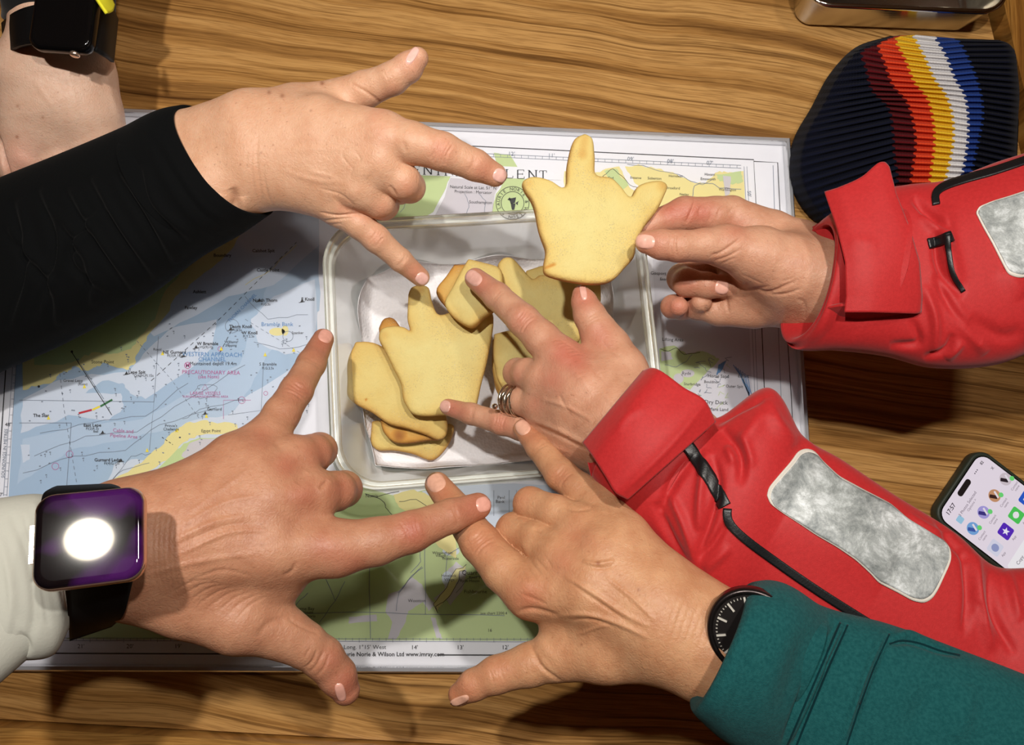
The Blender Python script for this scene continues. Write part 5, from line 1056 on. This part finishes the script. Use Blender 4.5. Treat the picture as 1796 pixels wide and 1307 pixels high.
# lower red sleeve (arm A5)
sl = [(1146, 668, 1040, 840, .178, .55), (1178, 670, 1068, 880, .182, .58), (1250, 735, 1150, 950, .188, .58), (1345, 682, 1230, 1040, .194, .50), (1400, 762, 1300, 1075, .196, .50), (1470, 806, 1390, 1130, .198, .5), (1560, 866, 1480, 1190, .200, .5), (1660, 928, 1580, 1250, .203, .5), (1740, 992, 1680, 1330, .206, .5), (1850, 1000, 1800, 1420, .215, .5), (2080, 1090, 2000, 1560, .24, .5)]
fo = [([(1255, 745), (1290, 720), (1340, 700)], 6, -3.0), ([(1265, 752), (1300, 800), (1300, 850)], 9, -5.0), ([(1240, 790), (1230, 860), (1225, 930)], 8, 3.6), ([(1250, 800), (1260, 850), (1250, 900), (1222, 980)], 7, -4), ([(1215, 800), (1180, 850), (1160, 900)], 9, -4), ([(1170, 860), (1200, 920), (1222, 985)], 8, 3.5), ([(1150, 880), (1180, 950), (1205, 990)], 8, -3.6), ([(1275, 780), (1290, 815)], 8, 3),
      ([(1222, 985), (1255, 950), (1275, 915)], 6, -3.2), ([(1235, 1000), (1280, 960)], 8, 2.4), ([(1345, 700), (1362, 740), (1395, 780)], 12, 3.0), ([(1340, 720), (1300, 780)], 14, 2.5), ([(1300, 760), (1320, 820)], 8, 2.5), ([(1400, 765), (1440, 800)], 8, 1.5),
      ([(1690, 960), (1700, 1040), (1692, 1110)], 8, -3.6), ([(1712, 970), (1716, 1050), (1740, 1140)], 9, 3.5), ([(1735, 1000), (1745, 1080), (1780, 1150)], 8, -3.6), ([(1765, 1000), (1790, 1090)], 10, 3), ([(1702, 1075), (1712, 1060), (1722, 1090)], 4, -1.5), ([(1590, 900), (1640, 930), (1680, 936)], 5, 1.4), ([(1640, 905), (1668, 950), (1700, 985)], 7, -2.5), ([(1380, 900), (1560, 1000)], 50, 3.0)]
o5, TR5, _, _ = sleeve(A5, sl, M_REDF, fo, n=360, nang=200)
# turned-back cuff tab
V, F = sheet([(1127, 650, .204), (1142, 645, .212), (1160, 651, .220), (1200, 680, .226), (1236, 702, .228), (1256, 740, .224)], [(1021, 776, .200), (1030, 788, .208), (1042, 805, .216), (1064, 840, .222), (1080, 865, .224), (1101, 877, .222)], 60, 50, .008, .0022)
V = sculpt(V, F, [([(1080, 760), (1100, 730), (1130, 715)], 8, .8), ([(1240, 706), (1180, 780), (1090, 868)], 4, .5)]); mk('cuff_tab', V, F, M_REDF, A5)
V, F = sheet([(1136, 650, .178), (1090, 690, .172), (1040, 756, .168), (1024, 786, .166)], [(1150, 662, .186), (1110, 720, .188), (1060, 790, .186), (1040, 850, .170)], 40, 14, .0, .0015); mk('cuff_lining', V, F, M_REDF, A5)
def strip(tree, pl, w, arm, name, m, lift=.0012, thick=.0016, n=70, lab=None):
    p = interp(pl, n); t = np.gradient(p, axis=0); s = np.stack([-t[:, 1], t[:, 0]], 1); s /= np.linalg.norm(s, axis=1, keepdims=True)
    V, F = decal(tree, p-s*w/2, p+s*w/2, n, 6, lift, thick, False); o = mk(name, V, F, m, arm)
    if lab: o['label'] = lab
    return o
strip(TR5, [(1200, 775), (1222, 805), (1248, 845), (1272, 888)], 22, A5, 'piping', M_TAPE); strip(TR5, [(1276, 892), (1276, 912), (1300, 940), (1360, 985), (1440, 1040), (1545, 1106), (1600, 1140)], 15, A5, 'piping', M_TAPE)
RA = [(1345, 868), (1347, 856), (1362, 838), (1388, 808), (1400, 790), (1414, 787), (1428, 792), (1440, 808), (1470, 836), (1510, 858), (1560, 884), (1590, 910), (1620, 928), (1655, 950), (1664, 962), (1667, 974), (1666, 980)]
RB = [(1345, 870), (1350, 884), (1372, 900), (1400, 918), (1430, 938), (1468, 960), (1500, 982), (1526, 1006), (1540, 1022), (1575, 1040), (1600, 1054), (1620, 1058), (1634, 1050), (1644, 1034), (1654, 1012), (1664, 990), (1666, 982)]
def patch(tree, A, B, arm):
    c = (np.mean(A, 0)+np.mean(B, 0))/2
    V, F = decal(tree, A, B, 90, 34, .0010, .0014, False); o = mk('patch_edge', V, F, M_PATCHR, arm)
    A2 = [tuple(c+(np.array(p)-c)*np.array([.972, .95])) for p in A]; B2 = [tuple(c+(np.array(p)-c)*np.array([.972, .95])) for p in B]
    V, F = decal(tree, A2, B2, 90, 34, .0016, .0014, False); o = mk('reflective_patch', V, F, M_REFL, arm); o['label'] = 'silvery scratched reflective patch'
patch(TR5, RA, RB, A5)

# upper red sleeve (arm A6)
sl = [(1430, 398, 1402, 596, .178, .52), (1450, 380, 1420, 606, .182, .55), (1500, 345, 1475, 612, .186, .55), (1580, 330, 1560, 624, .190, .5), (1650, 322, 1640, 644, .194, .5), (1740, 290, 1745, 640, .198, .5), (1830, 262, 1840, 608, .204, .5), (2080, 180, 2100, 560, .235, .5)]
fo = [([(1600, 345), (1635, 380), (1660, 410)], 8, -5), ([(1615, 375), (1650, 410), (1665, 440)], 9, 4), ([(1640, 400), (1650, 470), (1690, 520)], 8, -4.5), ([(1640, 480), (1670, 540), (1720, 600)], 8, -4), ([(1620, 500), (1640, 560), (1640, 620)], 9, 3.4), ([(1600, 560), (1610, 600), (1560, 606)], 7, -3), ([(1660, 520), (1700, 580), (1730, 620)], 10, 3.4), ([(1620, 628), (1660, 612), (1672, 585)], 6, -3), ([(1660, 630), (1690, 600)], 7, 2.4), ([(1660, 360), (1660, 420), (1680, 500)], 14, 3.4), ([(1700, 560), (1760, 590), (1796, 580)], 12, -2.4), ([(1760, 470), (1796, 520)], 16, 2)]
o6, TR6, _, _ = sleeve(A6, sl, M_REDF, fo, n=320, nang=200, slant=.022)
V, F = sheet([(1444, 336, .210), (1470, 328, .216), (1510, 310, .220), (1540, 286, .222), (1552, 284, .222), (1560, 292, .222)], [(1480, 548, .216), (1500, 548, .219), (1530, 548, .222), (1570, 549, .222), (1608, 550, .220), (1616, 548, .218)], 40, 60, .008, .0022)
# the tab bows to the right as it crosses the sleeve
def bow(Vv, pts):
    Q = proj(Vv); out = Vv.copy(); ex = (P(1500, 430, .2)-P(1490, 430, .2))/10
    s = np.clip((Q[:, 1]-300)/250, 0, 1); k = np.interp(Q[:, 1], [285, 340, 400, 460, 520, 550], pts); fr_ = np.clip((Q[:, 0]-1440)/170, 0, 1)
    out += ex[None]*k[:, None]; return out
V = bow(V, [0, 2, 12, 16, 8, 0]); V = sculpt(V, F, [([(1556, 296), (1600, 400), (1622, 480), (1612, 545)], 4, .6), ([(1490, 420), (1540, 430)], 10, .6)]); mk('cuff_tab', V, F, M_REDF, A6)
V, F = sheet([(1424, 398, .176), (1440, 390, .180), (1460, 394, .184)], [(1476, 470, .190), (1482, 460, .192), (1490, 450, .194)], 20, 20, .002, .0015); mk('cuff_lining', V, F, M_REDF, A6)
V, F = sheet([(1452, 540, .206), (1480, 536, .214), (1530, 545, .216), (1612, 548, .214)], [(1448, 578, .178), (1480, 584, .182), (1530, 590, .184), (1600, 586, .186)], 40, 20, .003, .002); mk('cuff_band', V, F, M_REDF, A6)
strip(TR6, [(1642, 360), (1640, 342), (1652, 330), (1690, 316), (1740, 302), (1800, 282), (1860, 262)], 13, A6, 'piping', M_TAPE); strip(TR6, [(1628, 428), (1650, 422), (1668, 415)], 18, A6, 'piping', M_TAPE, n=20); strip(TR6, [(1662, 412), (1664, 440), (1672, 480), (1690, 512)], 8, A6, 'piping', M_TAPE, n=30)
patch(TR6, [(1712, 372), (1716, 364), (1740, 354), (1770, 345), (1800, 335), (1850, 318), (1950, 290), (1975, 290), (1985, 300)], [(1712, 376), (1722, 396), (1740, 428), (1758, 464), (1768, 482), (1786, 488), (1850, 480), (1960, 452), (1985, 430)], A6)

M_SEAM = fabric('teal_seam', (8, 40, 44), .95, .05, .5, 1500, spec=.05)
for pl in ([(1474, 1092), (1438, 1175), (1380, 1310)], [(1487, 1096), (1450, 1180), (1396, 1310)], [(1560, 1112), (1528, 1184), (1484, 1310)], [(1560, 1130), (1580, 1124), (1610, 1128), (1650, 1142), (1684, 1150)]):
    strip(TR4, pl, 3.4, A4, 'sleeve_seam', M_SEAM, .0002, .0008)
# ------------------------------------------------------------------ rings, watches
M_SILV = mat('silver_ring', (214, 206, 192), .16, 1.0)
a_, n_ = hit(T5, 893, 702)
def ring_at(c, axis, r, w, m, name, parent, n=40, k=10, wob=0, r2=None):
    axis = axis/np.linalg.norm(axis); u = np.cross(axis, [0, 0, 1]); u /= np.linalg.norm(u); v = np.cross(axis, u); V = []
    for i in range(n):
        t = 2*math.pi*i/n; d = u*math.cos(t)+v*math.sin(t)*1.0; cc = c+d*(r)+axis*wob*math.sin(2*t)
        for j in range(k):
            s = 2*math.pi*j/k; V.append(cc+d*w*.7*math.cos(s)+axis*w*math.sin(s))
    V = np.array(V); F = gridfaces(n, k, True); last = np.array([[(n-1)*k+j, (n-1)*k+(j+1) % k, (j+1) % k, j] for j in range(k)]); F = np.concatenate([F, last])
    return mk(name, V, F, m, parent)
p0, p1 = P(952, 712, .140), P(896, 702, .120); axr = p1-p0; axr /= np.linalg.norm(axr); rc = p0+(p1-p0)*.86
rr_ = R(rc, 26)
rg = thing('finger_rings', tuple(rc-np.array([0, 0, rr_])), 'silver banded ring worn on the curled finger above the biscuits', 'ring')
for k, (o, wb) in enumerate([(-.0065, .0010), (-.0040, -.0012), (-.0014, .0008), (.0012, -.0008), (.0036, .0011), (.006, -.0006)]): ring_at(rc+axr*o, axr, rr_*1.04, .0011, M_SILV, 'ring_band', rg, wob=wb)
bd = P(868, 713, float(rc[2])+.004)
th_, ph_ = np.linspace(0, math.pi, 9), np.linspace(0, 2*math.pi, 14, endpoint=False)
V = np.array([bd+.0022*np.array([math.sin(t)*math.cos(p), math.sin(t)*math.sin(p), math.cos(t)]) for t in th_ for p in ph_]); mk('ring_bead', V, gridfaces(9, 14, True), M_SILV, rg)

M_RUB = mat('black_rubber', (6, 6, 7), .6, spec=.2); M_ALU = mat('champagne_metal', (224, 196, 176), .25, .9); M_DALU = mat('dark_watch_metal', (26, 26, 28), .25, .8)
def squarewatch(name, label, px, py, h, hwid, hhgt, rot, tilt, casem, thick, strap_tree, straps, arm_face=None):
    o = P(px, py, h); s = depth(o)/FPX; a = math.radians(rot); X = P(px+10*math.cos(a), py-10*math.sin(a), h)-o; X /= np.linalg.norm(X); Z = np.array([0, 0, 1.]); Y = np.cross(Z, X)
    if len(tilt) == 3:
        Zt = np.array(tilt); X = X-Zt*np.dot(X, Zt); X /= np.linalg.norm(X); Y = np.cross(Zt, X); Z = Zt
    else:
      Mx = Matrix.Rotation(math.radians(tilt[0]), 3, Vector(X)) @ Matrix.Rotation(math.radians(tilt[1]), 3, Vector(Y)); X, Y, Z = [np.array(Mx @ Vector(v)) for v in (X, Y, Z)]
    w, hh_ = hwid*s, hhgt*s; r = w*.36; t = thing(name, tuple(o-Z*thick), label, 'watch')
    def rrw(i, z): return loc2w(rrect(0, 0, w-i, hh_-i, max(r-i*.6, .001), 8, z), o, X, Y, Z)
    V, F = rings([rrw(w*.16, -thick), rrw(w*.04, -thick*.8), rrw(0, -thick*.5), rrw(0, -thick*.2), rrw(w*.02, -.0003), rrw(w*.035, 0)], True, False); mk('watch_case', V, F, casem, t)
    V, F = rings([rrw(w*.035, 0), rrw(w*.05, .0007), rrw(w*.09, .0013), rrw(w*.13, .0016), rrw(w*.17, .0017), rrw(w*.175, .0017)], False, True)
    return t, o, X, Y, Z, w, hh_, V, F
def wface():
    m, nt, b = newmat('watch_glass'); L = nt.links.new; tc = nd(nt, 'ShaderNodeTexCoord')
    n = nd(nt, 'ShaderNodeTexNoise', i_Scale=42.0, i_Detail=2.0); L(tc.outputs['Object'], n.inputs['Vector'])
    r = ramp(nt, [(.45, lin((8, 6, 10))), (.62, lin((60, 20, 78)))]); L(n.outputs[0], r.inputs[0]); L(r.outputs[0], b.inputs['Base Color'])
    b.inputs['Roughness'].default_value = .035; b.inputs['Specular IOR Level'].default_value = .8; b.inputs['Coat Weight'].default_value = 1; b.inputs['Coat Roughness'].default_value = .03; return m
def straps(t, tree, pls, ws, m, lift=.0016, thick=.0022):
    for pl, w in zip(pls, ws): strip(tree, pl, w, t, 'watch_strap', m, lift, thick, 40)
# tilt of the big watch face chosen so that it faces half way between us and the first cabin lamp
wo = P(155, 944, .292); half = (CAMP-wo)/np.linalg.norm(CAMP-wo)+(np.array(LAMPS[0][0])-wo)/np.linalg.norm(np.array(LAMPS[0][0])-wo); half /= np.linalg.norm(half)
t, o, X, Y, Z, w, hh_, V, F = squarewatch('wrist_watch', 'big square watch with a pale metal case and glossy black face, beside the cream cuff', 158, 942, .288, 88, 84, 9, tuple(half), M_ALU, .0105, T3, None)
mk('watch_glass', V, F, wface(), t)
for (cx_, cy_, a_, b_) in ((-1.02, .0, .0016, .0085),):
    q = o+X*w*cx_+Z*-.004; Vb = np.array([q+X*x*.0014+Y*y*b_+Z*z*.0016 for x, y, z in [(-1, -1, -1), (1, -1, -1), (1, 1, -1), (-1, 1, -1), (-1, -1, 1), (1, -1, 1), (1, 1, 1), (-1, 1, 1)]]); mk('side_button', Vb, [(0, 3, 2, 1), (4, 5, 6, 7), (0, 1, 5, 4), (1, 2, 6, 5), (2, 3, 7, 6), (3, 0, 4, 7)], M_ALU, t, smooth=False)
def band(t, Cs, m, width, dirn, thick=.0024):
    """strap: centre line Cs (3d), width vector dirn"""
    g = np.zeros((len(Cs), 10, 3))
    for i, c in enumerate(Cs):
        for j in range(10): g[i, j] = c+dirn*(j/9-.5)*(width if np.isscalar(width) else width[i])
    V, F = slab(g, thick); return mk('watch_strap', V, F, m, t)
def bandpx(t, tops, bots, m, n=30):
    V, F = sheet(tops, bots, n, 12, .0, .0024); mk('watch_strap', V, F, m, t)
bandpx(t, [(70, 890, .276), (76, 866, .262), (90, 856, .245), (100, 852, .225)], [(218, 878, .276), (212, 856, .262), (200, 850, .245), (190, 848, .225)], M_RUB)
bandpx(t, [(112, 1020, .280), (116, 1050, .262), (120, 1090, .238), (122, 1125, .205)], [(236, 1004, .276), (228, 1040, .262), (216, 1080, .238), (196, 1100, .205)], M_RUB)

t, o, X, Y, Z, w, hh_, V, F = squarewatch('wrist_watch', 'small black square watch on the wrist at the top left corner', 110, 34, .140, 55, 56, -5, (4, -2), M_DALU, .0100, T2, None)
mk('watch_glass', V, F, M_BLK, t)
q = o-Y*hh_*1.0+X*w*.42-Z*.004; th_ = np.linspace(0, 2*math.pi, 16, endpoint=False)
rs = [np.array([q-Y*d+X*r*math.cos(a)+Z*r*math.sin(a) for a in th_]) for d, r in ((-.001, .0034), (.0016, .0034), (.0022, .0028), (.0023, .001))]; V, F = rings(rs); mk('crown', V, F, M_ALU, t)
bandpx(t, [(62, 8, 0.136), (40, 14, 0.132), (20, 24, 0.122), (2, 40, 0.092)], [(62, 76, 0.136), (44, 78, 0.132), (24, 84, 0.122), (7, 96, 0.092)], M_RUB)
bandpx(t, [(160, -4, 0.136), (178, -2, 0.132), (196, 10, 0.120), (208, 34, 0.092)], [(162, 86, 0.134), (174, 92, 0.130), (190, 102, 0.118), (200, 110, 0.092)], M_RUB)
V, F = sheet([(168, -6, 0.150), (184, -8, 0.142), (196, -6, 0.130)], [(188, 22, 0.148), (198, 20, 0.138), (202, 8, 0.130)], 12, 8, 0, .002); 
cf = mk('yellow_tag', V, F, mat('yellow_cloth', (226, 220, 40), .8)); tag(cf, 'scrap of bright yellow cloth beside the black square watch', 'cloth')

# round watch peeping from the teal cuff
wc = P(1318, 1112, .257); s = depth(wc)/FPX; rw = 77*s
u = (P(1290, 1040, .25)-P(1225, 1225, .235)); u /= np.linalg.norm(u); axw = P(1200, 1090, .245)-P(1330, 1150, .262); axw -= u*np.dot(axw, u); axw /= np.linalg.norm(axw); axw = axw+np.array([0, 0, .22]); axw /= np.linalg.norm(axw); zw = np.cross(u, axw); zw *= np.sign(zw[2])
t = thing('wrist_watch', tuple(wc-zw*.01), 'round dark watch with white hour marks half hidden by the teal cuff', 'watch')
th_ = np.linspace(0, 2*math.pi, 64, endpoint=False)
def circ3(r, z): return np.array([wc+u*r*math.cos(a)+axw*r*math.sin(a)+zw*z for a in th_])
V, F = rings([circ3(rw*.9, -.009), circ3(rw, -.007), circ3(rw, -.001), circ3(rw*.97, .0002), circ3(rw*.9, .0005), circ3(rw*.87, -.0004), circ3(rw*.86, -.0015)], True, False)
mk('watch_case', V, F, mat('gunmetal', (60, 54, 54), .3, .9), t)
V, F = rings([circ3(rw*.865, -.0014), circ3(rw*.02, -.0013)], False, True); mk('watch_dial', V, F, mat('watch_dial', (22, 18, 18), .35), t)
M_IDX = mat('hour_mark', (225, 220, 210), .3, .4)
for k in range(60):
    a = 2*math.pi*k/60; d = u*math.cos(a)+axw*math.sin(a); sd_ = np.cross(zw, d); big = k % 5 == 0; r0, r1, ww = (rw*.58, rw*.80, .0005) if big else (rw*.76, rw*.80, .00018)
    Vb = np.array([wc+d*r+sd_*x*ww+zw*z for r in (r0, r1) for x in (-1, 1) for z in (-.0013, -.0007)]); mk('hour_mark' if big else 'minute_mark', Vb, [(0, 1, 3, 2), (4, 6, 7, 5), (0, 4, 5, 1), (2, 3, 7, 6), (0, 2, 6, 4), (1, 5, 7, 3)], M_IDX, t, smooth=False)
